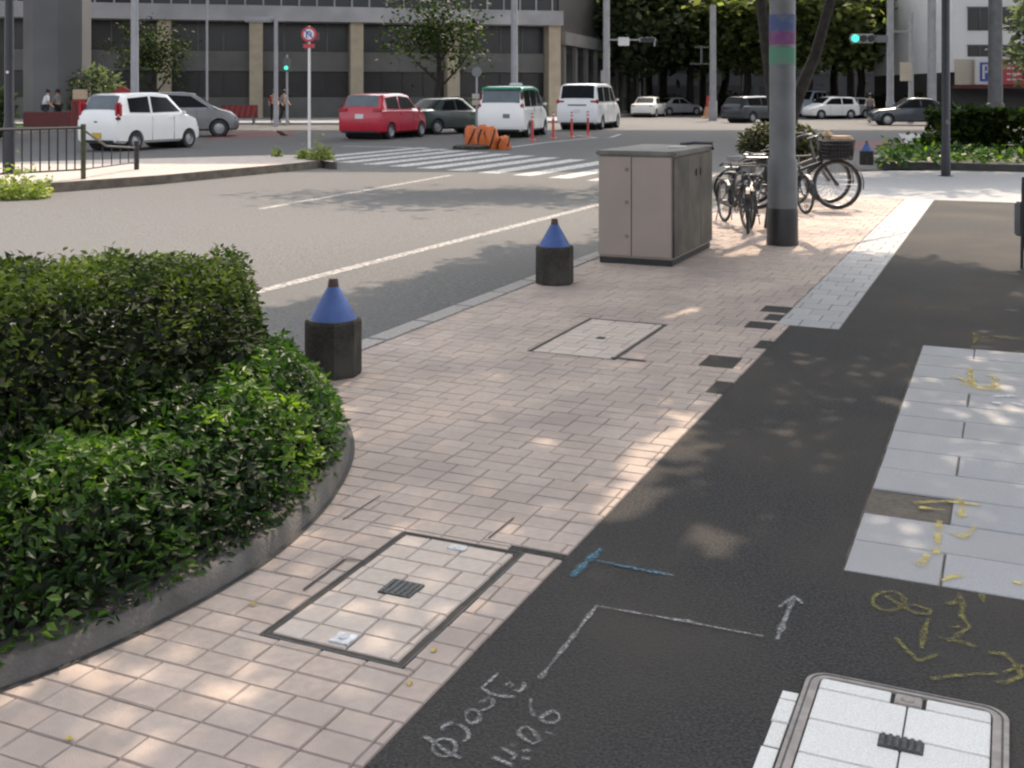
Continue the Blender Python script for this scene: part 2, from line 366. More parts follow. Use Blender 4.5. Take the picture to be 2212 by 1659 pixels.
C1 = (min(q[0] for q in PC1), max(q[0] for q in PC1), min(q[1] for q in PC1), max(q[1] for q in PC1))
PC2 = [UV(G(*q)) for q in ((1270, 690), (1425, 700), (1330, 775), (1150, 760))]
C2 = (min(q[0] for q in PC2), max(q[0] for q in PC2), min(q[1] for q in PC2), max(q[1] for q in PC2))
def cutrect(rects, h):
    res = []
    for (a, b, c, d) in rects:
        if h[1] <= a or h[0] >= b or h[3] <= c or h[2] >= d: res.append((a, b, c, d)); continue
        if h[0] > a: res.append((a, h[0], c, d)); a = h[0]
        if h[1] < b: res.append((h[1], b, c, d)); b = h[1]
        if h[2] > c: res.append((a, b, c, h[2]))
        if h[3] < d: res.append((a, b, h[3], d))
    return res
def tiles(name, u0, u1, v0, v1, du, dv, joint, m, z=0, holes=(), pair=2, sh=.3, row0=0, jit=.06, parent=None, warm=.007, tilt=.0012):
    vs = []; fs = []; cols = []; row = row0; u = u0
    while u < u1 - .005:
        ue = min(u + du, u1); off = ((row // pair) % 2) * dv / 2; v = v0 - off - dv * sh
        while v < v1:
            a = max(v, v0); b = min(v + dv, v1)
            zz = z + random.uniform(-tilt, tilt); g = random.gauss(1, jit); wv = random.gauss(0, warm)
            j4 = [joint / 2 * (random.uniform(.25, 1.0) if random.random() < .85 else random.uniform(1.2, 2.2)) for _ in range(4)]
            rects = [(u, ue, a, b)] if b - a > .012 else []
            for h in holes: rects = cutrect(rects, h)
            for (ra, rb, rc, rd) in rects:
                if rb - ra < .014 or rd - rc < .014: continue
                bvl = .003; k = len(vs); ra, rb, rc, rd = ra + j4[0], rb - j4[1], rc + j4[2], rd - j4[3]
                for (uu, vv, hh) in ((ra, rc, -.006), (rb, rc, -.006), (rb, rd, -.006), (ra, rd, -.006),
                                     (ra + bvl, rc + bvl, 0), (rb - bvl, rc + bvl, 0), (rb - bvl, rd - bvl, 0), (ra + bvl, rd - bvl, 0)):
                    vs.append(P(uu, vv, zz + hh + (random.uniform(-tilt, tilt) * .6 if hh == 0 else 0)))
                fs += [(k + 7, k + 6, k + 5, k + 4)] + [(k + i, k + 4 + i, k + 4 + (i + 1) % 4, k + (i + 1) % 4) for i in range(4)]
                cols += [(g * (1 + wv), g, g * (1 - wv), 1)] * 5
            v += dv
        u += du; row += 1
    me = bpy.data.meshes.new(name); me.from_pydata([tuple(q) for q in vs], [], fs); me.materials.append(m)
    bm = bmesh.new(); bm.from_mesh(me); bmesh.ops.recalc_face_normals(bm, faces=bm.faces[:])
    for f in bm.faces:
        if f.normal.z < 0: f.normal_flip()
    bm.to_mesh(me); bm.free()
    at = me.color_attributes.new('col', 'FLOAT_COLOR', 'CORNER'); a = np.zeros((len(me.loops), 4), np.float32)
    for p in me.polygons:
        for li in p.loop_indices: a[li] = cols[p.index]
    at.data.foreach_set('color', a.ravel())
    ob = bpy.data.objects.new(name, me); COL.objects.link(ob)
    if parent: ob.parent = parent
    return ob
def hole(*px):
    q = [UV(G(*p)) for p in px]; return (min(a[0] for a in q), max(a[0] for a in q), min(a[1] for a in q), max(a[1] for a in q))
DARK = [hole((1508, 788), (1581, 796), (1600, 772)), hole((1527, 848), (1549, 822))[:3] + (VA,), hole((1627, 751), (1644, 734))[:3] + (VA,),
        hole((1605, 707), (1625, 693))[:3] + (VT,), hole((1648, 690), (1664, 677))[:3] + (VT,), hole((1640, 672), (1655, 659))[:3] + (VT,)]
CH = [(C1[0] - .004, C1[1] + .004, C1[2] - .004, C1[3] + .004), (C2[0] - .004, C2[1] + .004, C2[2] - .004, C2[3] + .004)]
SLOT = (C1[1] + .004, C1[1] + .05, C1[3] - .06, VA)
struct(tiles('tile_paving', 1.2, 17.2, VK + .165, VA, .0965, .14, .0034, M['tile'], 0, CH + DARK + [SLOT, (7.45, 18, VT, 0)], pair=3, jit=.032))
UB0 = UV(G(1815, 1230))[0]; UD = UV(G(1955, 1088))[0]; KD = int((UD - UB0) / .27)
struct(tiles('stone_strip_paving', 7.45, 17.2, VT + .004, VS - .004, .21, .2, .0035, M['granite'], .001, pair=1, jit=.03))
struct(tiles('stone_block_paving', UV(G(1815, 1230))[0], UV(G(1990, 745))[0], VB + .006, 2.5, .27, .60, .007, M['granite'], .001, [(UB0 + KD * .27, UB0 + KD * .27 + .27, -9, -.2)], pair=1, sh=.517, jit=.035, row0=KD % 2))
UB0, UB1 = UV(G(1815, 1230))[0], UV(G(1990, 745))[0]
asp = SH()
asp.sheet(uvpoly([(.2, VA + .004), (7.45, VA + .004), (7.45, VS), (17.2, VS), (17.2, VB), (.2, VB)], -.001))
asp.sheet(uvpoly([(.2, VB), (UB0, VB), (UB0, 3.2), (.2, 3.2)], -.001)); asp.sheet(uvpoly([(UB1, VB), (17.2, VB), (17.2, 9), (UB1, 9)], -.001))
for d in DARK + [SLOT]: asp.sheet(uvpoly([(d[0], d[2]), (d[0], d[3]), (d[1], d[3]), (d[1], d[2])], -.0025))
struct(asp.build('asphalt_paving', M['asphalt']))
struct(SH().sheet([P(17.2, VK + .165, -.002), P(UE - 3, VK + .165, -.002), P(UE - 1, VK + 1.45, -.002), P(UE, 3, -.002), P(UE + 4, 16, -.002), P(17.2, 16, -.002)]).build('far_path', M['path']))
struct(SH().sheet(uvpoly([(UB0 - .1, 2.4), (UB1 + .1, 2.4), (UB1 + .1, 3.2), (UB0 - .1, 3.2)], -.003)).build('paving_edge', M['path']))
dn = SH().sheet(uvpoly([(UB0 + KD * .27, VB + .005), (UB0 + KD * .27, -.2), (UB0 + KD * .27 + .27, -.2), (UB0 + KD * .27 + .27, VB + .005)], -.005))
struct(dn.build('sunken_paving_patch', mat('brown mortar patch', (.13, .11, .09), .9, (.09, .078, .066), 40, 4, .5, 80)))
# road markings
def roadline(name, pts, m=None, z=ROAD + .004):
    return struct(SH().sheet([Vector((p[0], p[1], z)) for p in pts]).build(name, m or M['whiteline']))
ve = UV(G(565, 635, ROAD))[1]; ve2 = UV(G(1290, 450, ROAD))[1]
roadline('road_edge_line', [P(-2, ve - .26), P(-2, ve - .14), P(24, ve2 + .03), P(24, ve2 - .12)])
roadline('lane_line', [P(13.1, -9.75), P(13.1, -9.62), P(20.2, -10.2), P(20.2, -10.35)])
cw = SH(); v = -16.6
while v < -5.9:
    un = 19.7 + (-6.8 - v) * .40; uf = 26.3 + (-10.05 - v) * .62
    cw.sheet([P(un, v, ROAD + .004), P(un, v + .46, ROAD + .004), P(uf, v + .46, ROAD + .004), P(uf, v, ROAD + .004)]); v += .93
struct(cw.build('crosswalk', M['white']))
roadline('red_road_patch', [G(430, 303, ROAD), G(640, 293, ROAD), G(640, 283, ROAD), G(470, 284, ROAD)], M['redroad'])
roadline('red_crossing_patch', [G(1800, 326, ROAD), G(1960, 322, ROAD), G(1950, 303, ROAD), G(1810, 306, ROAD)], M['redroad'])
roadline('zebra_nose_marking', [G(1940, 288, ROAD), G(1993, 290, ROAD), G(1985, 316, ROAD), G(1962, 318, ROAD)], M['white'])
rl = SH()
rl.ribbon([G(x, y, ROAD) for x, y in ((1075, 322), (1180, 308), (1290, 297))], .16, ROAD + .004)
rl.ribbon([G(x, y, ROAD) for x, y in ((1245, 292), (1290, 298), (1320, 297), (1340, 290))], .16, ROAD + .005)
rl.ribbon([G(x, y, ROAD) for x, y in ((560, 281), (600, 283), (615, 293))], .25, ROAD + .004)
rl.ribbon([G(x, y, ROAD) for x, y in ((740, 316), (860, 318), (990, 327))], .2, ROAD + .004)
struct(rl.build('lane_arrow_lines', M['white']))
# traffic island of the road (left)
ZI = .06
isl = [G(-300, 446, ROAD), G(0, 425, ROAD), G(350, 398, ROAD), G(640, 369, ROAD), G(700, 362, ROAD)]
isl = [(p.x, p.y) for p in isl]
far = [(p.x, p.y) for p in (G(728, 349, ZI), G(722, 338, ZI), G(690, 333, ZI), G(600, 334, ZI), G(300, 342, ZI), G(0, 350, ZI), G(-300, 358, ZI))]
im = MB().prism(isl + far, ROAD - .03, ZI - .01); io = im.build('island_kerb', M['medkerb']); struct(io)
cx_, cy_ = -9, 21
struct(SH().sheet([(x + (cx_ - x) * .012, y + (cy_ + 0 - y) * .02, ZI - .005) for x, y in isl + far]).build('island_paving', M['medtop']))
# ground the far kerb
struct(MB().prism([tuple(AT(-400, 62).xy), tuple(AT(760, 60).xy), tuple(AT(1290, 66).xy), tuple(AT(1400, 110).xy), tuple(AT(-400, 120).xy)], ROAD - .02, .02).build('far_pavement', M['path']))
struct(MB().prism([tuple(AT(-300, 47).xy), tuple(AT(40, 47).xy), tuple(AT(240, 55).xy), tuple(AT(200, 60.5).xy), tuple(AT(-300, 60.5).xy)], ROAD - .02, .03).build('corner_island', M['medtop']))
struct(SH().sheet([AT(20, 47.6, .04), AT(200, 54.4, .04), AT(215, 58, .04), AT(-100, 58, .04)]).build('grass', mat('island grass', (.06, .13, .03), .9, (.04, .09, .02), 5, 4, .8, 20)), 'structure')

# ------------------------------------------------------------------ planter with shrubs
PL = [(-250, 1580), (-100, 1527), (0, 1490), (120, 1445), (240, 1393), (350, 1340), (480, 1270), (600, 1190), (690, 1105), (740, 1030), (757, 975), (748, 925), (715, 885), (672, 856)]
out = [G(x, y).xy for x, y in PL]; out += [P(5.02, VK + .22).xy, P(4.9, VK + .17).xy]
inn = []
def offs(pts, d):
    r = []
    for i, p in enumerate(pts):
        t = (pts[min(i + 1, len(pts) - 1)] - pts[max(i - 1, 0)]).normalized(); r.append(p + Vector((-t.y, t.x)) * d)
    return r
sm = [out[0]]                                        # resample finely
for i in range(len(out) - 1):
    p0, p1, p2, p3 = out[max(i - 1, 0)], out[i], out[i + 1], out[min(i + 2, len(out) - 1)]
    for k in range(1, 7):
        t = k / 6; sm.append(.5 * ((2 * p1) + (p2 - p0) * t + (2 * p0 - 5 * p1 + 4 * p2 - p3) * t * t + (3 * p1 - p0 - 3 * p2 + p3) * t ** 3))
pk = thing('planter', 'curved stained concrete planter edging round the shrubs at left', 'planter', (sm[30].x, sm[30].y, 0))
pinv = Vector((-sm[30].x, -sm[30].y, 0))
prof = [(0, 0), (.010, .05), (.02, .062), (.12, .078), (.135, .07), (.138, .02)]
kbm = SH(); n = len(sm); rows = [[Vector((q.x, q.y, z)) + pinv for q in offs(sm, d)] for d, z in prof]
kbm.add([p for r in rows for p in r], [(i * n + k, i * n + k + 1, (i + 1) * n + k + 1, (i + 1) * n + k) for i in range(len(prof) - 1) for k in range(n - 1)])
kbm.build('edging', M['planterkerb'], pk, True)
gp = SH(); a = [Vector((q.x, q.y, .004)) + pinv for q in offs(sm, -.018)]; b = [Vector((q.x, q.y, .004)) + pinv for q in offs(sm, .012)]
gp.add(a + b, [(k, k + 1, n + k + 1, n + k) for k in range(n - 1)]); gp.build('joint_gap', M['dark'], pk)
soilp = [(q.x, q.y, .05) for q in offs(sm, .1)] + [P(1.0, VK + .1, .05), P(-1, VK + .1, .05), (-3, 1, .05)]
struct(SH().sheet(soilp).build('soil', M['soil']))

def shrubpts(n, hf, box, skin=.10, deep=.25):
    res = []; (x0, x1, y0, y1) = box
    while len(res) < n:
        x, y = random.uniform(x0, x1), random.uniform(y0, y1); h = hf(x, y)
        if h <= .04: continue
        if random.random() < deep: z = random.uniform(.06, h)
        else: z = h - abs(random.gauss(0, skin))
        if z > .05: res.append((x, y, z))
    return res
def bump2(u, v, s, a, k=0): return a * MN.noise(Vector((u * s + k, v * s - k, k)))
def hf_hedge(u, v):           # in street coordinates
    e = min((4.92 - 1.4 * (v + 3.6) - u) / .18, (v + 3.72) / .12, (-2.75 - v) / .2)
    if e <= 0: return 0
    return (.67 + (4.9 - u) * .12 + bump2(u, v, 2.5, .05) + bump2(u, v, 7, .05, 3)) * min(1, e) ** .4
def hf_az(u, v):
    cu = u - 4.72 + max(0, -2.62 - v) * .1
    p = P(u, v); e2 = dist_in(p)
    e = min((min(4.8, 4.1 + (-2.6 - v) * 1.5) - u) / .35, (v + 3.45) / .4, (e2 + .02) / .26)
    if e <= 0: return 0
    return (.43 + bump2(u, v, 2.2, .09, 5) + bump2(u, v, 6, .08, 9)) * min(1, e) ** .5
smi = offs(sm, .03)
def dist_in(p):
    q = p.xy; best = 9; bi = 0
    for i in range(0, len(smi)):
        d = (smi[i] - q).length
        if d < best: best = d; bi = i
    i = max(1, min(bi, len(smi) - 2)); t = smi[i + 1] - smi[i - 1]; r = q - smi[i]
    return best if t.x * r.y - t.y * r.x > 0 else -best
def shrub(name, label, hf, box, n, size, m, seed, skin, stems, up):
    cu, cv = (box[0] + box[1]) / 2, (box[2] + box[3]) / 2; c = P(cu, cv)
    r = thing(name, label, 'shrub', c)
    pts = np.array([tuple(P(u, v, z) - c) for u, v, z in shrubpts(n, hf, box, skin)])
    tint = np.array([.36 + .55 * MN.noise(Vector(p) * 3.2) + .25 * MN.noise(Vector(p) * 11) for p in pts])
    tint = tint + np.array([.22 * max(0, (p[2] + 0) / .45 - .6) for p in pts])  # tint lightened towards the top: new shoots, with sunlit tops painted in
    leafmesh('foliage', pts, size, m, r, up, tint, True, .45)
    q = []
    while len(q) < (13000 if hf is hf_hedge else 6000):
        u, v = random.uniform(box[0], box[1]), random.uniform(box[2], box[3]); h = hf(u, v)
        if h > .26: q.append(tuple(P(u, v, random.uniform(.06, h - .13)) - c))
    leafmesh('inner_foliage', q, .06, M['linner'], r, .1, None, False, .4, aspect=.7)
    sb = MB()
    for i in range(stems):
        u, v = random.uniform(box[0], box[1]), random.uniform(box[2] + .1, box[3] - .1); h = hf(u, v)
        if h < .28: continue
        a = P(u, v, .04) - c
        for k in range(3):
            eu, ev = u + random.uniform(-.16, .16), v + random.uniform(-.13, .13); eh = min(h, hf(eu, ev))
            if eh < .24: continue
            b = P(eu, ev, eh * random.uniform(.5, .8)) - c
            sb.tube([a, a.lerp(b, .5) + Vector((random.uniform(-.03, .03), random.uniform(-.03, .03), 0)), b], [.008, .006, .003], 5)
    sb.tube([P(box[0] + .3, (box[2] + box[3]) / 2, .045) - c, P(box[1] - 1.9, (box[2] + box[3]) / 2, .045) - c], .012, 5); sb.build('stem', M['bark'], r)
    return r
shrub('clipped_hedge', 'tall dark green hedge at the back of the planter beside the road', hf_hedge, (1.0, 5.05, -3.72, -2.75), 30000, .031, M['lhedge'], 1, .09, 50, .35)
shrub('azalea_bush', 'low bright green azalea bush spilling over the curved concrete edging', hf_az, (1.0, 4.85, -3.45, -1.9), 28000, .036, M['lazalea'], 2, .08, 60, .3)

# ------------------------------------------------------------------ covers in the paving
def rect_ring(mb, u0, u1, v0, v1, wd, z0, z1):
    for (a, b, c, d) in ((u0, u1, v0, v0 + wd), (u0, u1, v1 - wd, v1), (u0, u0 + wd, v0 + wd, v1 - wd), (u1 - wd, u1, v0 + wd, v1 - wd)):
        mb.prism([tuple(q) for q in ((c, a), (d, a), (d, b), (c, b))], z0, z1)
def uvthing(name, label, cat, u, v, z=0): return thing(name, label, cat, P(u, v, z), YAW)
def cover(name, label, C, plaques):
    u0, u1, v0, v1 = C; uc, vc = (u0 + u1) / 2, (v0 + v1) / 2
    t = uvthing(name, label, 'manhole cover', uc, vc)
    fr = MB(); rect_ring(fr, u0 - uc - .004, u1 - uc + .004, v0 - vc - .004, v1 - vc + .004, .005, -.006, .0005); fr.build('frame', M['iron'], t)
    gp_ = MB(); rect_ring(gp_, u0 - uc, u1 - uc, v0 - vc, v1 - vc, .020, -.0068, -.0022); gp_.build('gap', M['gap'], t)
    k = tiles('tiled_lid', u0 + .020, u1 - .020, v0 + .020, v1 - .024, .0965, .14, .004, M['tilel'], .0012, pair=3, jit=.03)
    k.parent = t; k.matrix_parent_inverse = (Matrix.Translation(P(uc, vc)) @ Matrix.Rotation(YAW, 4, 'Z')).inverted()
    for (nm, pu, pv, du, dv, m_) in plaques:
        q = MB().box((pv - vc, pu - uc, .003), (dv, du, .008), 0, .002)
        if nm == 'grating':
            for i in range(5): q.box((pv - vc - dv * .36 + i * dv * .18, pu - uc, .008), (.006, du * .8, .004))
        else:
            q.lathe([(.0, .010), (.012, .010), (.014, .006)], 10, (pv - vc, pu - uc, 0))
        q.build(nm, m_, t)
    return t
M['gap'] = mat('packed dirt', (.045, .038, .034), .95, (.07, .06, .053), 30)
M['tilel'] = mat('lid paver', (.50, .43, .385), .8, (.45, .385, .345), 35, 4, .25, 260, attr='col')
def uvp(x, y): return UV(G(x, y))
a = uvp(867, 1274); b = uvp(738, 1386); c = uvp(990, 1185)
cover('inlaid_manhole_cover', 'large tile-inlaid manhole cover with a dark square and bright lifting plaques', C1,
      [('grating', a[0], a[1], .098, .11, M['iron']), ('plaque', b[0] + .01, b[1], .06, .062, M['plaque']), ('plaque', c[0] - .005, c[1], .035, .065, M['plaque'])])
a = uvp(1298, 731)
cover('inlaid_manhole_cover', 'tile-inlaid manhole cover with one small dark dot, nearer the cabinet', C2, [('lift_hole', a[0], a[1], .05, .05, M['iron'])])
sl_ = SH()
for pts, wd in (([(655, 1277), (745, 1210)], .010), ([(745, 1210), (785, 1214)], .007), ([(740, 1125), (822, 1072)], .006), ([(1055, 1165), (1110, 1120)], .007), ([(1320, 773), (1395, 781)], .03)):
    sl_.ribbon([G(*q) for q in pts], wd, .004)
struct(sl_.build('open_joints', mat('open joint', (.05, .044, .04), .95, (.08, .07, .063), 40)))
# rounded cover at the lower right
A3, B3, D3 = G(1757, 1462), G(2140, 1522), G(2180, 1600)
ua, va = UV(A3); u1c = 2.995; v0c, v1c = UV(G(1705, 1590))[1] - .005, UV(G(2180, 1600))[1] + .0
def rrect(u0, u1, v0, v1, r, n=8):
    pts = []
    for cu, cv, a0 in ((u1 - r, v1 - r, 0), (u1 - r, v0 + r, 270), (u0 + r, v0 + r, 180), (u0 + r, v1 - r, 90)):
        pass
    for cv, cu, a0 in ((v1 - r, u1 - r, 0), (v0 + r, u1 - r, 90), (v0 + r, u0 + r, 180), (v1 - r, u0 + r, 270)):
        for k in range(n + 1):
            a = math.radians(a0 + 90 * k / n); pts.append((cv + r * math.cos(a), cu + r * math.sin(a)))
    return pts
u1c = UV(G(1790, 1461))[0]; u0c = u1c - .62; uc, vc = (u0c + u1c) / 2, (v0c + v1c) / 2
t3 = uvthing('rounded_manhole_cover', 'rounded metal-framed manhole cover inlaid with white granite at the lower right', 'manhole cover', uc, vc)
ou = rrect(u0c - uc, u1c - uc, v0c - vc, v1c - vc, .055); ii = rrect(u0c - uc + .032, u1c - uc - .022, v0c - vc + .032, v1c - vc - .036, .03)
fr = MB(); nn = len(ou); fr.add([(x, y, .001) for x, y in ou] + [(x, y, .008) for x, y in ou] + [(x, y, .008) for x, y in ii] + [(x, y, -.004) for x, y in ii],
     [(i + s * nn, (i + 1) % nn + s * nn, (i + 1) % nn + (s + 1) * nn, i + (s + 1) * nn) for s in range(3) for i in range(nn)]); fr.build('frame', M['brassframe'], t3)
rg = MB(); rg_ = rrect(u0c - uc + .012, u1c - uc - .009, v0c - vc + .012, v1c - vc - .014, .046); rg.tube([(x, y, .008) for x, y in rg_ + rg_[:1]], .0025, 5); rg.build('groove', M['iron'], t3)
def slabm(u0, u1, v0, v1, z=.006, corner=None):
    mb = MB(); mb.box(((v0 + v1) / 2 - vc, (u0 + u1) / 2 - uc, z - .004), (v1 - v0 - .004, u1 - u0 - .004, .008), 0, .002); return mb
lidb = MB().prism(ii, -.004, .0); lidb.build('lid_bed', M['dark'], t3)
iu0, iu1, iv0, iv1 = u0c + .034, u1c - .024, v0c + .034, v1c - .038
vm = (iv0 + iv1) / 2 + .012
ub_ = iu1 - .055; uh = iu1 - .205
def paleslab(mb, nm='granite_slab'):
    o_ = mb.build(nm, M['pale'], t3); me = o_.data; at = me.color_attributes.new('col', 'FLOAT_COLOR', 'CORNER'); g_ = random.uniform(.96, 1.03)
    at.data.foreach_set('color', np.tile(np.array([g_, g_, g_, 1], np.float32), len(me.loops))); return o_
hw = .040
paleslab(slabm(ub_, iu1, iv0, vm - hw)); paleslab(slabm(ub_, iu1, vm + hw, iv1))
paleslab(slabm(uh, ub_, iv0, vm)); paleslab(slabm(uh, ub_, vm, iv1)); paleslab(slabm(uh - .15, uh, iv0, vm)); paleslab(slabm(uh - .15, uh, vm, iv1)); paleslab(slabm(u0c + .034, uh - .15, iv0, iv1))
lk = MB(); lk.box((vm - vc, (ub_ + iu1) / 2 - uc, .003), (hw * 1.6, .05, .008), 0, .003); lk.lathe([(0, .012), (.014, .012), (.016, .006)], 12, (vm - vc, (ub_ + iu1) / 2 - uc, 0)); lk.build('lock', M['brassframe'], t3)
gr = MB(); gr.box((vm - vc, uh - .03 - uc, .005), (.10, .055, .008), 0, .002)
for i in range(6): gr.box((vm - vc - .04 + i * .016, uh - .03 - uc, .011), (.008, .05, .005))
gr.build('grating', M['iron'], t3)
sb_ = tiles('pale_paving_strip', UV(G(1700, 1590))[0] - .5, UV(G(1715, 1495))[0], v0c - .05, v0c - .004, .11, 1, .004, M['pale'], .002, pair=1, sh=.25, jit=.02); struct(sb_)

# ------------------------------------------------------------------ writing and survey marks on the asphalt
def zm(off, sc_, pts): return [G((off[0] + x * sc_) * .576, (off[1] + y * sc_) * .576) for x, y in pts]
def ring(c, rx, ry, n=16, a0=0): return [(c[0] + rx * math.cos(a0 + 2 * math.pi * k / n), c[1] + ry * math.sin(a0 + 2 * math.pi * k / n)) for k in range(n + 1)]
Z2 = ((1540, 2480), .3165); ck = SOFT(); wz = .009
for pts in (ring((400, 1040), 140, 105), [(160, 900), (280, 980), (430, 1090), (600, 1170)], [(370, 840), (385, 790), (440, 760), (510, 740)], [(560, 760), (640, 800), (690, 870), (680, 930), (620, 975)],
            ring((735, 670), 85, 80), [(800, 520), (850, 490), (930, 440), (980, 480), (970, 540), (910, 580), (820, 605)], [(1040, 150), (950, 240), (840, 330), (930, 395), (1060, 430), (1250, 440)],
            [(1110, 310), (1170, 265), (1220, 300), (1160, 330)], [(1340, 265), (1345, 320), (1290, 375), (1220, 350)]):
    ck.ribbon(zm(*Z2, pts), wz, .004)
c_ = SOFT(); 
tag(ck.build('chalk_writing', M['chalk']), 'long line of handwritten white chalk figures on the dark asphalt', 'chalk mark')
for pts in ([(960, 1150), (1090, 1200), (1210, 1260)], [(1070, 1040), (1170, 1090), (1260, 1140)], [(1190, 1190), (1260, 1120)], [(1180, 1010), (1250, 1010)], [(1320, 1080), (1430, 1075)], [(1310, 1160), (1420, 1180)],
            [(1270, 850), (1320, 800), (1380, 790), (1450, 840), (1500, 910), (1530, 960), (1450, 995), (1360, 940), (1290, 890), (1270, 850)], [(1590, 855), (1690, 880)],
            [(1430, 455), (1415, 530), (1430, 600), (1470, 680)], [(1520, 705), (1600, 650), (1680, 600), (1750, 640), (1765, 700), (1700, 745), (1610, 740), (1520, 705)]):
    c_.ribbon(zm(*Z2, pts), wz, .004)
tag(c_.build('chalk_writing', M['chalk']), 'shorter chalk note H=0.6 beside the longer chalk figures', 'chalk mark')
l_ = SOFT()
def subd(pts, k=4): return [Vector(pts[i]).lerp(Vector(pts[i + 1]), j / k) for i in range(len(pts) - 1) for j in range(k)] + [Vector(pts[-1])]
l_.ribbon([G(*q) for q in subd([(1165, 1470), (1290, 1310)])], .011, .004); l_.ribbon([G(*q) for q in subd([(1290, 1312), (1480, 1345), (1650, 1378)])], .009, .0045)
l_.ribbon([G(*q) for q in subd([(1678, 1385), (1702, 1325), (1716, 1290)])], .013, .004); l_.ribbon([G(*q) for q in [(1682, 1315), (1715, 1290), (1735, 1308)]], .011, .0045)
l_.ribbon([G(*q) for q in subd([(1478, 1343), (1500, 1348)])], .014, .005)
tag(l_.build('chalk_arrow_line', M['chalk']), 'angled white chalk line ending in an arrow on the asphalt', 'chalk mark')
bl = SOFT(); bl.ribbon([G(*q) for q in subd([(1235, 1248), (1265, 1218), (1300, 1187)])], .022, .004); bl.ribbon([G(*q) for q in subd([(1288, 1213), (1380, 1232), (1455, 1246)])], .013, .0045)
tag(bl.build('blue_spray_mark', M['blue']), 'blue spray paint T mark near the edge of the pink tiles', 'paint mark')
Z4 = ((2440, 1830), .633); ys = SOFT()
for pts in (ring((1410, 675), 95, 58, 14), [(1380, 640), (1480, 700), (1560, 745), (1650, 755), (1660, 730), (1570, 700), (1500, 700)], [(1450, 890), (1520, 970), (1590, 1035), (1710, 990)], [(1645, 780), (1615, 880), (1605, 960)],
            [(1740, 690), (1800, 690), (1830, 630), (1850, 700), (1840, 760), (1890, 830), (1760, 920)], [(1760, 830), (1850, 830)], [(1960, 630), (1975, 690)], [(1700, 890), (1800, 910), (1940, 950)], [(1660, 1140), (1800, 1120), (1930, 1110), (2060, 1110)],
            [(2000, 980), (2090, 990), (2160, 1050), (2200, 1120), (2110, 1160), (2040, 1160)], [(2090, 1100), (2212, 1060)]):
    ys.ribbon(zm(*Z4, pts), .0125, .004)
tag(ys.build('yellow_spray_mark', M['yellow']), 'yellow spray survey figures and arrow below the grey stone block', 'paint mark')
y2 = SOFT(); Zs = .0055
for pts in ([(1820, 60), (1850, 100), (1840, 180)], [(1560, 95), (1760, 85), (1960, 110)], [(1585, 120), (1740, 140)], [(1780, 270), (1850, 300), (1900, 260), (1930, 230)], [(1710, 200), (1700, 330), (1690, 400)], [(1560, 440), (1600, 470), (1640, 400)], [(1720, 560), (1780, 535), (1860, 520)], [(2140, 560), (2212, 580)]):
    y2.ribbon(zm(*Z4, pts), .02, Zs)
Z8 = ((3100, 1250), .3345)
for pts in ([(1400, 490), (1520, 520), (1620, 590), (1760, 640), (1890, 640)], [(1600, 400), (1620, 500), (1650, 600)], [(1820, 480), (1900, 520), (1880, 600), (1950, 660)], [(1500, 570), (1640, 600), (1900, 600)]):
    y2.ribbon(zm(*Z8, pts), .03, Zs + .001)
tag(y2.build('yellow_spray_mark', M['yellow2']), 'smeared yellow spray marks on the pale grey stone block', 'paint mark')
y3 = SOFT(); Z5 = ((2640, 1100), .5425)
for pts in ([(1450, 110), (1600, 100), (1880, 120)], [(1850, 270), (1900, 310), (2000, 300), (2212, 330)], [(1880, 280), (1870, 350)]): y3.ribbon(zm(*Z5, pts), .02, .004)
tag(y3.build('yellow_spray_mark', M['yellow']), 'faint yellow spray marks on asphalt just beyond the grey stone block', 'paint mark')
w4 = SOFT()
for pts in ([(2000, 720), (2150, 715)], [(1980, 760), (2060, 770)], [(2120, 760), (2212, 785)]): w4.ribbon(zm(*Z5, pts), .025, .0065)
tag(w4.build('white_spray_mark', paintmat('white spray', (.8, .8, .82), .6, 60, soft=True)), 'white spray scribble on the grey stone block at the right edge', 'paint mark')
for i, (x, y, lb) in enumerate(((148, 1600, 'yellow fallen leaf on the pink tiles at the bottom left corner'), (937, 1408, 'yellow fallen leaf on the pink tiles right of the large cover'), (1000, 668, 'dry leaf lying by the kerb between the two pencil bollards'), (890, 712, 'dry leaf on the tiles just right of the nearest bollard'), (1022, 680, 'curled leaf near the kerb, second from the far bollard'), (545, 1308, 'small dark leaf on the tiles between the planter and the large cover'), (885, 1480, 'dark leaf on the tiles by the asphalt edge below the large cover'))):
    lf = SH().add([(-.012, 0, .004), (0, -.008, .007), (.016, 0, .004), (0, .008, .008), (0, 0, .002)], [(0, 1, 4), (1, 2, 4), (2, 3, 4), (3, 0, 4)]).build('fallen_leaf', M['fallen'], None, False, G(x, y)); lf.rotation_euler = (0, 0, i * 1.3)
    tag(lf, lb, 'leaf', 'leaves fallen on the pavement')

# ------------------------------------------------------------------ bollards
def bollard(label, x, y, wpx):
    g = G(x, y); t = thing('pencil_bollard', label, 'bollard', g, YAW + .2, 'pencil shaped bollards along the kerb')
    r = .147; rot = math.pi / 8
    MB().lathe([(0, 0), (r * 1.0, 0), (r * 1.03, .02), (r * 1.03, .285), (r * .98, .30), (0, .30)], 8, (0, 0, 0), rot).build('concrete_body', M['conc'], t)
    MB().lathe([(r * .88, .295), (r * .80, .315), (.032, .47), (0, .47)], 24).build('blue_cone', M['bluecone'], t, True, ang=30)
    MB().lathe([(.031, .462), (.030, .475), (.026, .505), (.022, .515), (0, .517)], 16).build('tip', M['brown'], t, True)
    return t
b1 = bollard('nearest blue-topped pencil bollard, beside the azalea bush', 720, 808, 0)
dup(b1, G(1198, 612), YAW + .1, 'blue-topped pencil bollard in front of the beige utility cabinet')
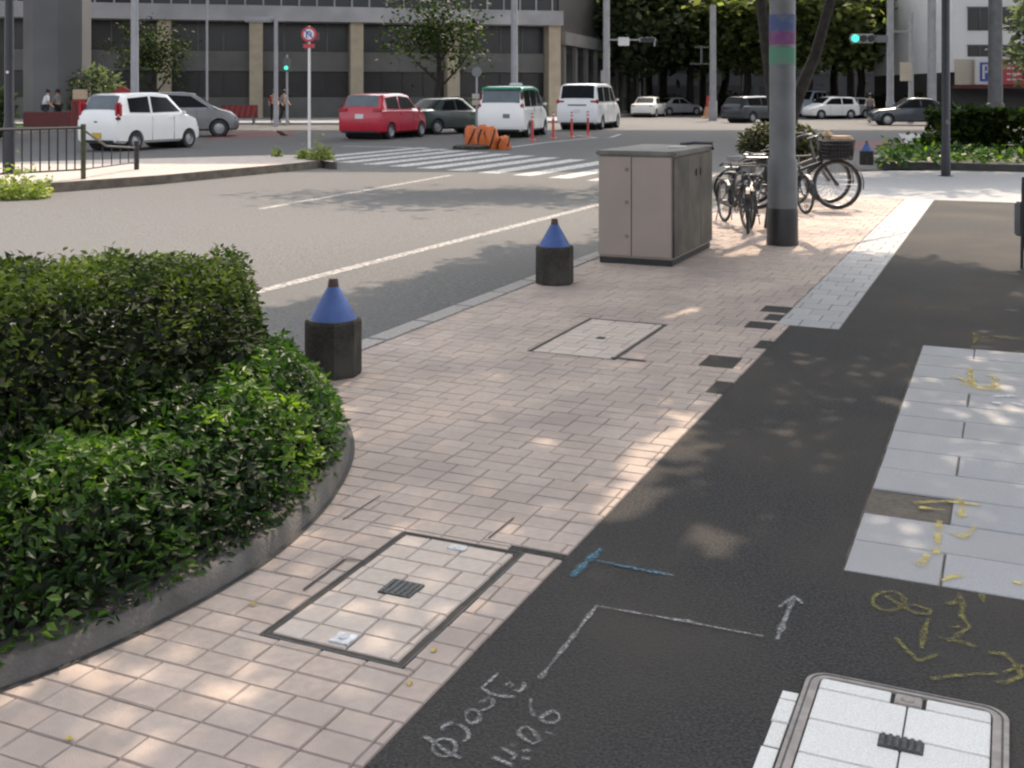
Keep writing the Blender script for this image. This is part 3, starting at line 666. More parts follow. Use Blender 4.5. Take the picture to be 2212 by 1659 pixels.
dup(b1, G(1872, 356), YAW, 'farthest small pencil bollard, beyond the bicycles by the verge')

# ------------------------------------------------------------------ utility cabinet
ca, cb, cc = UV(G(1293, 566)), UV(G(1452, 578)), UV(G(1537, 550))
cu0, cv0, cv1, cu1 = (ca[0] + cb[0]) / 2, ca[1], cb[1], cc[0]
D_ = 1.38; W_ = cv1 - cv0; Hc = 1.0
t = uvthing('utility_cabinet', 'beige steel utility cabinet standing on the pavement beside the road', 'cabinet', cu0, cv0)
cm = lambda x0, x1, y0, y1, z0, z1, bev=.006: MB().box(((x0 + x1) / 2, (y0 + y1) / 2, (z0 + z1) / 2), (x1 - x0, y1 - y0, z1 - z0), 0, bev)
cm(.008, W_ - .008, .008, D_ - .008, .055, Hc - .04).build('body', M['cab'], t)
cm(0.012, W_ - .012, .012, D_ - .012, 0, .06).build('plinth', M['dark'], t)
cm(-.015, W_ + .03, -.02, D_ + .03, Hc - .04, Hc + .005, .012).build('lid', M['cabtop'], t)
dw = W_ * .46
for x0, x1 in ((.012, dw - .004), (dw + .004, W_ - .012)):
    d = cm(x0, x1, -.010, .010, .075, Hc - .05, .004).build('door', M['cab'], t)
    if x0 < .05:
        for z in (.25, .55, .84): MB().lathe([(0, -.006), (.016, -.006), (.018, 0)], 12, (x1 - .04, -.010, z), 0, 'Y').build('lock', M['cabtop'], d)
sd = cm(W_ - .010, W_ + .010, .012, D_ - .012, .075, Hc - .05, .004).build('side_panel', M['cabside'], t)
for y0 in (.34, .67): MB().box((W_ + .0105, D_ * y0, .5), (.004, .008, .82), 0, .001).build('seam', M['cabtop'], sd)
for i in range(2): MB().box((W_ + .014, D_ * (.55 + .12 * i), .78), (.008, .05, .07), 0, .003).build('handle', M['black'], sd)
# debris on the lid
MB().box((W_ * .75, D_ * .55, Hc + .012), (.16, .10, .012), .3, .004).build('lid_plate', M['plaque'], t)
MB().tube([(W_ * .55, D_ + .0, Hc + .01), (W_ * .8, D_ - .05, Hc + .03), (W_ + .05, D_ - .12, Hc + .03), (W_ + .06, D_ - .2, Hc - .02)], .016, 6).build('cable', M['black'], t, True)

# ------------------------------------------------------------------ pole with stickers, forked street tree
g = G(1690, 528); t = thing('utility_pole', 'thick grey metal pole with blue, magenta and green bands in front of the bicycles', 'pole', g)
R_ = 60 * g.y / F / 2
zt = lambda y: ZAT(y, g.y)
MB().lathe([(R_ * 1.08, 0), (R_ * 1.06, .34), (R_ * 1.05, zt(346)), (R_ * .92, zt(340)), (R_ * .92, 9), (0, 9)], 24).build('shaft', M['steel'], t, True)
MB().lathe([(R_ * 1.13, 0), (R_ * 1.10, .34), (R_ * 1.06, .37)], 24).build('base_wrap', M['black'], t, True)
for a, b, m_ in ((32, 68, 'stB'), (68, 96, 'stP'), (104, 140, 'stG')):
    MB().lathe([(R_ * .935, zt(b)), (R_ * .94, zt(a))], 24).build('band', M[m_], t, True)
g2 = G(1682, 492); T1 = g2.copy()
tr = thing('street_tree', 'dark forked street tree right behind the banded pole, crown spreading overhead', 'tree', g2)
tm = MB(); trunkmesh(tm, (0, 0, -.02), (.06, .1, 1.0), .125, .115, [], 3)
lft = AT(1652, g2.y, 0) - g2; rgt = AT(1795, g2.y, 0) - g2
tm.tube([(.06, .1, .95), (-.06, .05, 1.5), (lft.x, .1, 2.4), (lft.x - .1, .2, 3.4), (-.9, .2, 5)], [.10, .07, .062, .058, .04], 9)
tm.tube([(.06, .1, .95), (.25, .1, 1.5), (rgt.x * .75, .1, ZAT(120, g2.y)), (rgt.x, .0, ZAT(0, g2.y)), (rgt.x + .5, -.2, 4), (1.6, -.4, 5.6)], [.10, .075, .066, .058, .05, .04], 9)
tm.build('trunk', M['bark'], tr, True)
limb = MB()
for k in range(14):
    a = k * 2.4; rr = 2.2 + (k % 4) * .8; limb.tube([(rgt.x if k % 2 else lft.x, 0, 3.6), (math.cos(a) * rr * .5, math.sin(a) * rr * .5, 4.8), (math.cos(a) * rr, math.sin(a) * rr, 5.6 + (k % 3) * .5)], [.08, .05, .02], 6)
limb.build('branch', M['bark'], tr, True)
p1, ti = clumps((-.1, .4, 6.4), (5.2, 5.0, 1.9), 540, 95, .40, .1)
keep = []
for i, p in enumerate(p1):
    zz = p[2] + g2.z
    lim = 1.5 + .085 * (p[1] + g2.y) + .25
    if zz < max(lim, 3.2): continue
    if sunlit(p[0] + g2.x, p[1] + g2.y, zz): continue
    keep.append(i)
leafmesh('crown', p1[keep], .15, M['ltree2'], tr, .5, ti[keep], False, .4, aspect=.62)
def thin(q, base):
    zz = q[2] + base[2]; x, y = q[0] + base[0], q[1] + base[1]
    if zz < 1.5 + .085 * y + .3: return False
    if sunlit(x, y, zz): return False
    t = zz / SUN.z; gx, gy = x - SUN.x * t, y - SUN.y * t
    if gy > .8:
        px, py = CX + gx * F / gy, HY + EYE * F / gy
        if px < 1250 - (py - 1100) * .9 and py > 1050 and random.random() < .55: return False  # leaves thinned at random to lighten the near left paving
    return True
def overtree(name, label, base, cen, rad, ncl, per, size, trunk=True, lim_off=.3, seed=0, near=False):
    t = thing(name, label, 'tree', base); mb = MB(); c = Vector(cen) - Vector(base)
    trunkmesh(mb, (0, 0, -.02), (0, 0, c.z * .66), .17, .10, [(.7, (c.x * .7 + 1, c.y, c.z), .07), (.8, (c.x, c.y + 1, c.z), .07), (.9, (c.x, c.y - 1, c.z + .4), .06), (.95, (c.x + .3, c.y, c.z + 1), .05)], seed)
    mb.build('trunk', M['bark'], t, True)
    p, ti = clumps(tuple(c), rad, ncl, per, .4, .2)
    k = [i for i, q in enumerate(p) if (thin(q, base) if near else q[2] + base[2] > 1.5 + .085 * (q[1] + base[1]) + lim_off)]
    leafmesh('crown', p[k], size, M['ltree2'], t, .5, ti[k], False, .4, aspect=.62); return t
b5 = G(1694, 392); overtree('street_tree', 'unseen street tree added behind the banded pole, crown shading a strip of road', (b5.x, b5.y, 0), (1.0, 22.6, 6.6), (3.4, 1.4, 1.3), 70, 40, .24, seed=5)  # tree added out of sight to cast the shadow strip on the road
overtree('street_tree', 'unseen street tree added outside the right edge to shade the foreground paving', (4.1, 6.6, 0), (2.4, 6.6, 6.4), (4.4, 3.4, 1.8), 460, 130, .105, seed=8, near=True)  # unseen tree added to shade the near paving
overtree('street_tree', 'unseen street tree added at the right beyond the signboard to shade the far path', (13.2, 25, 0), (9.6, 25.0, 7.2), (5.2, 2.5, 1.6), 190, 40, .26, seed=6)  # unseen tree added to shade the far path

# ------------------------------------------------------------------ bicycles
def bike(label, loc, rz, fm, basketm, group='bicycles parked by the pole', load=False):
    t = thing('bicycle', label, 'bicycle', loc, rz, group); Rw = .325; wb = 1.06
    for x in (0, wb):
        wl = MB().torus((x, 0, Rw), Rw - .02, .023).build('wheel', M['dark'], t, True)
        rm = MB().torus((x, 0, Rw), Rw - .045, .011)
        for k in range(18):
            a = 2 * math.pi * k / 18; rm.tube([(x, .012 * (-1) ** k, Rw), (x + math.cos(a) * (Rw - .04), 0, Rw + math.sin(a) * (Rw - .04))], .0022, 3, False)
        rm.lathe([(0, -.035), (.022, -.035), (.022, .035), (0, .035)], 10, (x, 0, Rw), 0, 'Y'); rm.build('rim', M['chrome'], wl, True)
        mg = SH(); ar = [(x + math.cos(a) * (Rw + .025), Rw + math.sin(a) * (Rw + .025)) for a in [math.radians(q) for q in (range(20, 200, 15) if x == 0 else range(-10, 150, 15))]]
        mg.add([(p[0], s * .028, p[1]) for p in ar for s in (-1, 1)], [(2 * i, 2 * i + 1, 2 * i + 3, 2 * i + 2) for i in range(len(ar) - 1)]); mg.build('mudguard', fm, t)
    f = MB(); bb = (.45, 0, .28); st = (.34, 0, .62); hd = (.82, 0, .78); hl = (.86, 0, .62)
    for a, b, r in ((bb, st, .017), ((.40, 0, .45), hl, .02), (bb, hl, .02), (hd, hl, .02)): f.tube([a, b], r, 8)
    for s in (-1, 1):
        f.tube([(0, s * .055, Rw), (bb[0], s * .03, bb[2])], .010, 6); f.tube([(0, s * .055, Rw), (st[0], s * .02, .56)], .009, 6)
        f.tube([(.87, s * .05, .60), (wb, s * .05, Rw)], .012, 6)
    f.build('frame', fm, t, True)
    MB().tube([(st[0], 0, .60), (.315, 0, .76)], .013, 8).build('seat_post', M['chrome'], t, True)
    MB().lathe([(0, .0), (.10, 0), (.11, .02), (.085, .05), (0, .06)], 16, (.29, 0, .76)).add([(.30, -.05, .77), (.30, .05, .77), (.50, .018, .79), (.50, -.018, .79), (.30, -.05, .81), (.30, .05, .81), (.50, .018, .81), (.50, -.018, .81)], [(0, 1, 2, 3), (4, 7, 6, 5), (0, 4, 5, 1), (1, 5, 6, 2), (2, 6, 7, 3), (3, 7, 4, 0)]).build('saddle', M['black'], t, True)
    MB().tube([(.62, .27, .93), (.74, .25, .97), (.80, .08, .96), (.80, -.08, .96), (.74, -.25, .97), (.62, -.27, .93)], .012, 8).tube([(.82, 0, .76), (.80, 0, .96)], .013, 8).build('handlebar', M['chrome'], t, True)
    for s in (-1, 1): MB().tube([(.60, s * .27, .925), (.70, s * .26, .96)], .018, 8).build('grip', M['black'], t, True)
    ck_ = MB().torus((bb[0], .04, bb[2]), .085, .008, 'Y', 20, 6).tube([(bb[0], .05, bb[2]), (bb[0] + .15, .06, bb[2] - .06)], .010, 6).tube([(bb[0], -.05, bb[2]), (bb[0] - .15, -.06, bb[2] + .06)], .010, 6)
    ck_.box((bb[0] + .15, .11, bb[2] - .06), (.07, .09, .02)).box((bb[0] - .15, -.11, bb[2] + .06), (.07, .09, .02)); ck_.build('crank', M['cabtop'], t)
    MB().box((.22, .06, .31), (.42, .012, .09), 0, .004).build('chain_guard', fm, t)
    rk = MB()
    for s in (-.06, 0, .06): rk.tube([(.26, s, .68), (-.12, s, .68)], .007, 5)
    for s in (-1, 1): rk.tube([(-.05, s * .06, .68), (0, s * .06, Rw)], .007, 5)
    rk.build('rear_rack', M['chrome'], t)
    MB().tube([(.05, .09, Rw), (-.03, .13, .02)], .009, 6).tube([(.05, -.09, Rw), (-.03, -.13, .02)], .009, 6).build('stand', M['chrome'], t)
    if basketm:
        bk = MB(); x0, x1, y0, zb, ztp = .90, 1.22, .15, .66, .90
        for k in range(6):
            z = zb + (ztp - zb) * k / 5; e = .03 * k / 5
            bk.tube([(x0 - e, -y0 - e, z), (x1 + e, -y0 - e, z), (x1 + e, y0 + e, z), (x0 - e, y0 + e, z), (x0 - e, -y0 - e, z)], .006 if k < 5 else .009, 4)
        for k in range(8):
            x = x0 + (x1 - x0) * k / 7
            for s in (-1, 1): bk.tube([(x, s * y0, zb), (x, s * (y0 + .03), ztp)], .005, 4)
            y = -y0 + 2 * y0 * k / 7
            for q, e in ((x0, -.03), (x1, .03)): bk.tube([(q, y, zb), (q + e, y, ztp)], .005, 4)
            bk.tube([(x, -y0, zb), (x, y0, zb)], .005, 4)
        bk.build('basket', basketm, t)
        if load:
            MB().box((1.06, 0, .79), (.33, .31, .22), 0, .03).build('basket_liner', M['cblack'], t, True)
    return t
gb = G(1808, 452); X1 = 1.06
bA = bike('black bicycle with a stuffed front basket, right of the banded pole', (gb.x - X1, gb.y, 0), .0, M['black'], M['black'], load=True); bA.rotation_euler = (0, 0, .0)
cl = MB(); q = bA.location + Vector((1.06, 0, .90))
cl.box(q + Vector((.04, 0, .03)), (.30, .26, .07), .1, .03); cl.box(q + Vector((-.12, .03, .08)), (.12, .14, .12), .4, .04)
tag(cl.build('cloth_bundle', M['creamcloth'], None, True), 'cream cloth bundle lying in the black bicycle basket', 'cloth')
bike('grey bicycle parked just beyond the one with the stuffed basket', (gb.x - X1 + .12, gb.y + .75, 0), .06, M['steel'], None)
gc = G(1634, 520); bC = bike('black bicycle facing the camera, left of the banded pole', (gc.x - .02 + .25, gc.y + 1.35, 0), math.radians(-104), M['black'], None); bC.scale = (.75,) * 3
gd = G(1570, 455); bD = bike('bicycle with a silver wire basket sticking out behind the cabinet', (gd.x + .95, gd.y + .75, 0), math.radians(-150), M['navy'], M['chrome']); bD.scale = (.75,) * 3
bE = bike('black bicycle with its handlebar against the cabinet side of the pole', (gc.x + .0, gc.y + 1.75, 0), math.radians(-82), M['black'], None); bE.scale = (.75,) * 3
bG = bike('black bicycle behind the bicycle with the stuffed basket', (gb.x - X1 - .25, gb.y + .35, 0), .1, M['black'], None); bG.scale = (.78,) * 3
ge = G(1690, 470); bF = bike('dark bicycle half hidden behind the banded pole', (ge.x + .25, ge.y + 1.2, 0), math.radians(-80), M['black'], None); bF.scale = (.75,) * 3

# ------------------------------------------------------------------ signboard at right edge, lamp post
gs = G(2200, 578); t = thing('signboard', 'black folding signboard cut off by the right edge of the photo', 'signboard', gs, YAW - .35)
zb = .75
MB().box((.34, .0, .48), (.62, .03, .62), 0, .006).build('board', M['black'], t)
for x, y in ((.04, -.03), (.64, -.03), (.04, .35), (.64, .35)):
    MB().tube([(x, y * 1.0, 0), (x, .0, zb)], .014, 6).build('leg', M['black'], t)
MB().box((-.01, .04, .42), (.07, .05, .30), 0, .015).build('hanging_pouch', M['steel'], t, True)
gl = G(2043, 380); t = thing('lamp_post', 'thin dark blue lamp post standing on the far path', 'lamp post', gl)
MB().lathe([(.085, 0), (.085, .5), (.075, .53), (.075, 6), (0, 6)], 16).build('post', M['navy'], t, True)
MB().lathe([(.13, 0), (.13, .012), (.085, .016)], 16).build('base_plate', M['navy'], t)
MB().box((0, -.08, 1.0), (.07, .03, .09), 0, .006).build('small_box', M['steel'], t)

# ------------------------------------------------------------------ verge and hedges on the right
vg = [G(1895, 362, .0), G(2060, 366, .0), G(2260, 372, .0)]
t = MB(); bk_ = [AT(2260, 25.5), AT(2060, 28), AT(1930, 29)]
t.prism([tuple(p.xy) for p in vg] + [tuple(p.xy) for p in bk_], -.02, .13); tag(t.build('verge_kerb', mat('dark stone edging', (.06, .06, .06), .85, (.04, .04, .042), 8)), 'dark stone edging of the green verge at the right', 'kerb')
pts = []
while len(pts) < 2600:
    x, Y = random.uniform(1900, 2290), random.uniform(22.6, 28); p = AT(x, Y); pts.append((p.x, p.y, .13 + abs(random.gauss(0, .12))))
o = leafmesh('ground_cover', pts, .16, M['lazalea'], None, .3); struct(o, 'stuff'); o['label'] = 'low green ground cover plants on the verge'
def blockhedge(name, label, x0, x1, y0, y1, h, n, size, m, cat='hedge'):
    c = Vector(((x0 + x1) / 2, (y0 + y1) / 2, 0)); t = thing(name, label, cat, c); p = []
    for _ in range(n):
        f = random.random(); x, y, z = random.uniform(x0, x1), random.uniform(y0, y1), random.uniform(.1, h)
        if f < .4: y = y0 + abs(random.gauss(0, .12))
        elif f < .7: z = h - abs(random.gauss(0, .1))
        elif f < .85: x = x0 + abs(random.gauss(0, .12))
        z += .18 * MN.noise(Vector((x * 1.3, y * 1.3, 2))); p.append((x - c.x, y - c.y, max(.05, z)))
    leafmesh('foliage', p, size, m, t, .3, None, False, .4, aspect=.6)
    mb = MB()
    for k in range(10):
        x, y = random.uniform(x0 + .2, x1 - .2) - c.x, random.uniform(y0 + .2, y1 - .2) - c.y; mb.tube([(x, y, 0), (x + .1, y, h * .5), (x, y + .1, h * .9)], [.03, .02, .01], 5)
    mb.build('stem', M['bark'], t); return t
a, b = AT(2075, 26).x, AT(2170, 26).x
blockhedge('dark_hedge', 'dark clipped hedge behind the lamp post at the right', a, b, 26, 28, 1.12, 3500, .2, M['lhedge'])
blockhedge('dark_hedge', 'lower dark shrub between the lamp post and the clipped hedge', AT(1985, 27).x, AT(2075, 27).x, 26.2, 27.6, .5, 1300, .17, M['lhedge'], 'shrub')
blockhedge('dark_hedge', 'tall dark shrub at the right edge of the photo beside the clipped hedge', AT(2190, 26).x, AT(2300, 26).x, 25.2, 27.5, 1.05, 1800, .2, M['lhedge'], 'shrub')
# clipped round bush behind the pole
gq = G(1685, 425); t = thing('round_bush', 'round clipped olive bush showing on both sides of the banded pole', 'bush', gq)
rb = 92 * gq.y / F; zc = ZAT(312, gq.y); d = rng.normal(size=(8000, 3)); d /= np.linalg.norm(d, axis=1)[:, None]
leafmesh('foliage', d * (rng.uniform(.3, 1, 8000) ** .5)[:, None] * np.array([rb, rb * .8, rb * .55]) + np.array([0, 0, zc]), .07, M['ltop'], t, .2)
sb = MB()
for k in range(7): sb.tube([(0, 0, 0), (math.cos(k) * .1, math.sin(k) * .1, .4), (math.cos(k) * .35, math.sin(k) * .3, zc)], [.03, .02, .01], 5)
sb.build('stem', M['bark'], t)

# ------------------------------------------------------------------ things on the traffic island
def weeds(label, x, y, wpx, hpx, n, z=ZI):
    g = G(x, y, z); s = g.y / F; t = thing('weed_tuft', label, 'plant', g); p = []
    for _ in range(n):
        a, r = random.uniform(0, 6.3), random.random() ** .5; p.append((math.cos(a) * r * wpx * s / 2, math.sin(a) * r * wpx * s / 2.5, abs(random.gauss(0, .5)) * hpx * s * (1 - .5 * r)))
    leafmesh('foliage', p, .09, M['ldry'], t, .1, None, False, .5)
    mb = MB()
    for k in range(8): mb.tube([(0, 0, 0), (random.uniform(-.3, .3) * wpx * s, random.uniform(-.1, .1), hpx * s * .7)], [.008, .004], 4)
    mb.build('stem', M['ldry'], t); return t
weeds('pale yellow-green weeds at the left edge of the island kerb', 25, 428, 170, 62, 1500, ROAD)
weeds('bright weed tuft on the tip of the traffic island', 692, 345, 56, 42, 420)
weeds('small weed tuft beside the round sign post on the island', 655, 343, 26, 26, 160)
weeds('tiny weed tuft on the island left of the round sign', 600, 338, 22, 22, 110)
fa, fb = G(180, 386, ZI), G(295, 366, ZI); fdir = Vector((fb.x - fa.x, fb.y - fa.y, 0)); 
ftl = fa + (fa - fb) * 2.0
t = thing('railing', 'black metal railing on the traffic island at the left edge', 'railing', fa)
f = MB()
A_, B_ = G(-120, 405, ZI) - fa, Vector((0, 0, 0)); H1 = (386 - 268) * fa.y / F
f.tube([A_ + Vector((0, 0, .88)), B_ + Vector((0, 0, H1 - .06))], .028, 6)
f.tube([A_ + Vector((0, 0, .16)), B_ + Vector((0, 0, .16))], .016, 6)
B2 = fb - fa
f.tube([B_ + Vector((0, 0, H1 - .10)), B_ + B2 * .4 + Vector((0, 0, .52)), B2 + Vector((0, 0, .42))], .02, 6); f.tube([B_ + Vector((0, 0, .16)), B2 + Vector((0, 0, .14))], .014, 6)
f.build('rail', M['black'], t)
for k in range(1, 15):
    p = A_.lerp(B_, k / 15); MB().tube([p + Vector((0, 0, .16)), p + Vector((0, 0, H1 - .05))], .014, 5).build('bar', M['black'], t)
for k in range(1, 6):
    p = B2 * (k / 6); MB().tube([p + Vector((0, 0, .15)), p + Vector((0, 0, .5))], .011, 5).build('bar', M['black'], t)
MB().tube([(0, 0, -.02), (0, 0, H1)], .045, 8).build('post', mat('mossy post', (.09, .085, .05), .9, (.05, .06, .03), 8), t)
MB().tube([tuple(B2 + Vector((0, 0, -.02))), tuple(B2 + Vector((0, 0, .55)))], .05, 8).build('post', M['black'], t)
p_ = AT(20, 21); t = thing('slim_post', 'thick dark post rising behind the railing at the left edge', 'post', p_)
MB().lathe([(.10, ZI - .1), (.10, .95), (.085, 1.0), (.075, 5), (0, 5)], 14).build('shaft', M['navy'], t, True); MB().box((.0, -.08, ZAT(156, 21)), (.05, .03, .05), 0, .01).build('reflector', M['signwhite'], t)
gsn = G(668, 341, ZI); t = thing('round_road_sign', 'round red and white road sign on a white post at the island tip', 'road sign', gsn)
s = gsn.y / F; zc = ZAT(80, gsn.y)
MB().lathe([(.032, -.02), (.03, zc + .18), (0, zc + .19)], 12).build('post', M['signwhite'], t, True)
hd_ = MB().lathe([(0, -.05), (16.5 * s, -.05), (16.5 * s, -.035), (0, -.035)], 28, (0, 0, zc), 0, 'Y').build('sign_plate', M['signred'], t)
MB().lathe([(0, -.055), (11.5 * s, -.055), (11.5 * s, -.051)], 28, (0, 0, zc), 0, 'Y').build('sign_face', M['signwhite'], hd_)
ar = MB().tube([(-.05, -.058, zc - .09), (-.05, -.058, zc + .03), (0, -.058, zc + .07), (.05, -.058, zc + .03), (.05, -.058, zc - .04)], .014, 6); ar.tube([(-.10, -.06, zc + .10), (.10, -.06, zc - .10)], .014, 6); ar.build('symbol', M['signblue'], hd_)
MB().box((0, -.045, zc - 25 * s), (25 * s, .012, 9 * s), 0, .003).build('sub_plate', M['signred'], t)
MB().box((18 * s, .0, zc - 4 * s), (9 * s, .05, 16 * s), 0, .01).build('side_marker', M['taild'], t)

# ------------------------------------------------------------------ vehicles
STY = {
 'hatch': [(-.500, .24, .44, .46, .86, .86, .80), (-.492, .16, .58, .60, .95, .95, .88), (-.475, .14, .62, .70, .98, .97, .84), (-.41, .13, .62, .95, 1, .99, .78), (-.35, .13, .62, .98, 1, 1, .79), (0.0, .13, .615, 1.0, 1, 1, .80), (.12, .13, .61, .965, 1, .99, .80), (.285, .13, .60, .68, .99, .97, .84), (.33, .13, .59, .63, .98, .95, .82), (.43, .14, .53, .56, .95, .90, .78), (.48, .15, .44, .46, .86, .82, .70), (.50, .2, .36, .38, .72, .68, .6)],
 'van': [(-.500, .22, .40, .42, .88, .88, .84), (-.494, .15, .53, .56, .96, .96, .90), (-.485, .13, .56, .66, .98, .97, .88), (-.445, .12, .56, .955, 1, .99, .84), (-.40, .12, .56, .985, 1, 1, .84), (0, .12, .555, 1.0, 1, 1, .85), (.16, .12, .55, .965, 1, .99, .84), (.33, .12, .54, .63, .99, .97, .86), (.37, .12, .53, .58, .98, .95, .84), (.45, .13, .47, .50, .95, .90, .78), (.487, .14, .40, .42, .86, .82, .70), (.50, .2, .34, .36, .72, .68, .6)],
 'sedan': [(-.500, .24, .46, .48, .84, .84, .78), (-.49, .16, .60, .62, .94, .92, .84), (-.44, .14, .64, .67, .98, .95, .84), (-.335, .13, .65, .69, 1, .97, .84), (-.20, .13, .64, .96, 1, .99, .76), (-.12, .13, .64, .99, 1, 1, .76), (.02, .13, .63, 1.0, 1, 1, .76), (.08, .13, .63, .97, 1, .99, .77), (.23, .13, .61, .67, .99, .97, .83), (.27, .13, .60, .63, .98, .96, .83), (.42, .14, .55, .58, .96, .91, .79), (.48, .15, .46, .48, .86, .82, .7), (.50, .2, .38, .40, .72, .68, .6)]}
WIN = {'hatch': dict(side=[[(-.36, .66), (-.36, .90), (-.13, .935), (-.13, .65)], [(-.105, .65), (-.105, .935), (.09, .91), (.24, .66)]], rear=(-.474, -.412), front=(.13, .275)),
       'van': dict(side=[[(-.43, .60), (-.42, .90), (-.22, .92), (-.22, .60)], [(-.20, .60), (-.20, .92), (.02, .92), (.02, .60)], [(.04, .60), (.04, .92), (.14, .90), (.28, .60)]], rear=(-.484, -.447), front=(.17, .32)),
       'sedan': dict(side=[[(-.24, .67), (-.17, .90), (-.06, .94), (-.06, .66)], [(-.04, .66), (-.04, .94), (.05, .91), (.18, .66)]], rear=(-.33, -.21), front=(.09, .22))}
def make_car(name, label, cat, loc, heading, L, W, Hh, style, paint, tails, plate=None, glass='glass', rearglass=None, roof=None, wr=.29, axles=(-.30, .33), group=None, extra=None, detail=True):
    """loc = ground point below the centre; heading = direction of travel (x, y)"""
    t = thing(name, label, cat, loc, math.atan2(heading[1], heading[0]), group); hw = W / 2
    S = [(a * L, b * Hh, c * Hh, d * Hh, e * hw, f_ * hw, g_ * hw) for a, b, c, d, e, f_, g_ in STY[style]]
    def st(x):
        x = max(S[0][0], min(S[-1][0], x))
        for i in range(len(S) - 1):
            if S[i][0] <= x <= S[i + 1][0]:
                k = (x - S[i][0]) / (S[i + 1][0] - S[i][0]); return [S[i][j] + (S[i + 1][j] - S[i][j]) * k for j in range(7)]
    xs = sorted(set([s_[0] for s_ in S] + [L * k / 24 for k in range(-11, 12)]))
    def half(q):
        x, zl, zb, ztp, wl, wb, wt = q; rr = min(.07, (ztp - zb) * .4)
        return [(0, zl), (wl * .86, zl), (wl * .985, zl + .07 * (zb - zl) + .02), (wl * 1.0, zl + (zb - zl) * .45), (wl * .5 + wb * .5, zl + (zb - zl) * .75), (wb * .985, zb - .015), (wb * .96, zb), (wb * .96 + (wt - wb * .96) * .55, zb + (ztp - rr - zb) * .55), (wt, ztp - rr), (wt * .93, ztp - rr * .3), (wt * .75, ztp), (0, ztp + .012)]
    bm = bmesh.new(); rings = []
    for x in xs:
        q = st(x); h = half(q); r = [bm.verts.new((x, y, z)) for y, z in h] + [bm.verts.new((x, -y, z)) for y, z in h[-2:0:-1]]; rings.append(r)
    nR = len(rings[0])
    for i in range(len(rings) - 1):
        for k in range(nR):
            fc = bm.faces.new((rings[i][k], rings[i][(k + 1) % nR], rings[i + 1][(k + 1) % nR], rings[i + 1][k]))
            if roof:
                zc_ = sum(v_.co.z for v_ in fc.verts) / 4; q = st((xs[i] + xs[i + 1]) / 2)
                if zc_ > Hh * .83: fc.material_index = 1
    bm.faces.new(rings[0][::-1]); bm.faces.new(rings[-1]); bmesh.ops.recalc_face_normals(bm, faces=bm.faces[:])
    me = bpy.data.meshes.new('body'); bm.to_mesh(me); bm.free(); me.materials.append(paint)
    if roof: me.materials.append(roof)
    bo = bpy.data.objects.new('body', me); COL.objects.link(bo)
    cut = MB()
    for a in axles: cut.lathe([(0, -W), (wr * 1.17, -W), (wr * 1.17, W), (0, W)], 24, (a * L, 0, wr), 0, 'Y')
    cobj = cut.build('cutter', paint); md = bo.modifiers.new('b', 'BOOLEAN'); md.operation = 'DIFFERENCE'; md.object = cobj; md.solver = 'EXACT'
    bpy.context.view_layer.update(); dg = bpy.context.evaluated_depsgraph_get(); nm = bpy.data.meshes.new_from_object(bo.evaluated_get(dg))
    bo.modifiers.clear(); bo.data = nm; nm.name = 'body'
    if roof:
        if len(nm.materials) < 2: nm.materials.append(roof)
        nm.materials[1] = roof; nm.polygons.foreach_set('material_index', [1 if p_.center.z > Hh * .80 else 0 for p_ in nm.polygons])
    bpy.data.objects.remove(cobj)
    nm.polygons.foreach_set('use_smooth', [True] * len(nm.polygons)); nm.set_sharp_from_angle(angle=math.radians(38)); bo.parent = t
    for a in axles: MB().lathe([(0, -hw * .72), (wr * 1.165, -hw * .72), (wr * 1.165, hw * .72), (0, hw * .72)], 20, (a * L, 0, wr), 0, 'Y').build('wheel_well', M['dark'], t)
    for a in axles:
        for s_ in (-1, 1):
            y = s_ * (hw - .10); wl = MB().lathe([(wr * .62, -.09), (wr * .95, -.09), (wr, -.06), (wr, .06), (wr * .95, .09), (wr * .62, .09)], 24, (a * L, y, wr), 0, 'Y').build('wheel', M['dark'], t, True)
            rm = MB().lathe([(0, .055), (wr * .2, .06), (wr * .58, .03), (wr * .66, .085 * 1)], 20, (0, 0, 0), 0, 'Y')
            rm.v = [(vx + a * L, vy * s_ + y, vz + wr) for vx, vy, vz in rm.v]
            for k in range(5):
                an = k * 2 * math.pi / 5; rm.box((a * L + math.cos(an) * wr * .38, y + s_ * .062, wr + math.sin(an) * wr * .38), (wr * .1, .012, wr * .1))
            rm.build('rim', M['silver'], wl, True)
    G_ = M[glass]
    def sy(x, z):
        q = st(x); h = half(q)
        for k in range(5, 9):
            if h[k][1] <= z <= h[k + 1][1]: return h[k][0] + (h[k + 1][0] - h[k][0]) * (z - h[k][1]) / max(1e-6, h[k + 1][1] - h[k][1])
        return h[8][0]
    for quad in WIN[style]['side']:
        for s_ in (-1, 1):
            mb = SH(); nx, nz = 6, 4; vs = []
            (xa, za), (xb, zb_), (xc, zc_), (xd, zd) = [(a * L, b * Hh) for a, b in quad]
            for i in range(nx + 1):
                u_ = i / nx; x0, z0 = xa + (xd - xa) * u_, za + (zd - za) * u_; x1, z1 = xb + (xc - xb) * u_, zb_ + (zc_ - zb_) * u_
                for j in range(nz + 1):
                    x, z = x0 + (x1 - x0) * j / nz, z0 + (z1 - z0) * j / nz; vs.append((x, s_ * (sy(x, z) + .007), z))
            mb.add(vs, [(i * (nz + 1) + j, (i + 1) * (nz + 1) + j, (i + 1) * (nz + 1) + j + 1, i * (nz + 1) + j + 1) for i in range(nx) for j in range(nz)]); mb.build('side_window', G_, t, True)
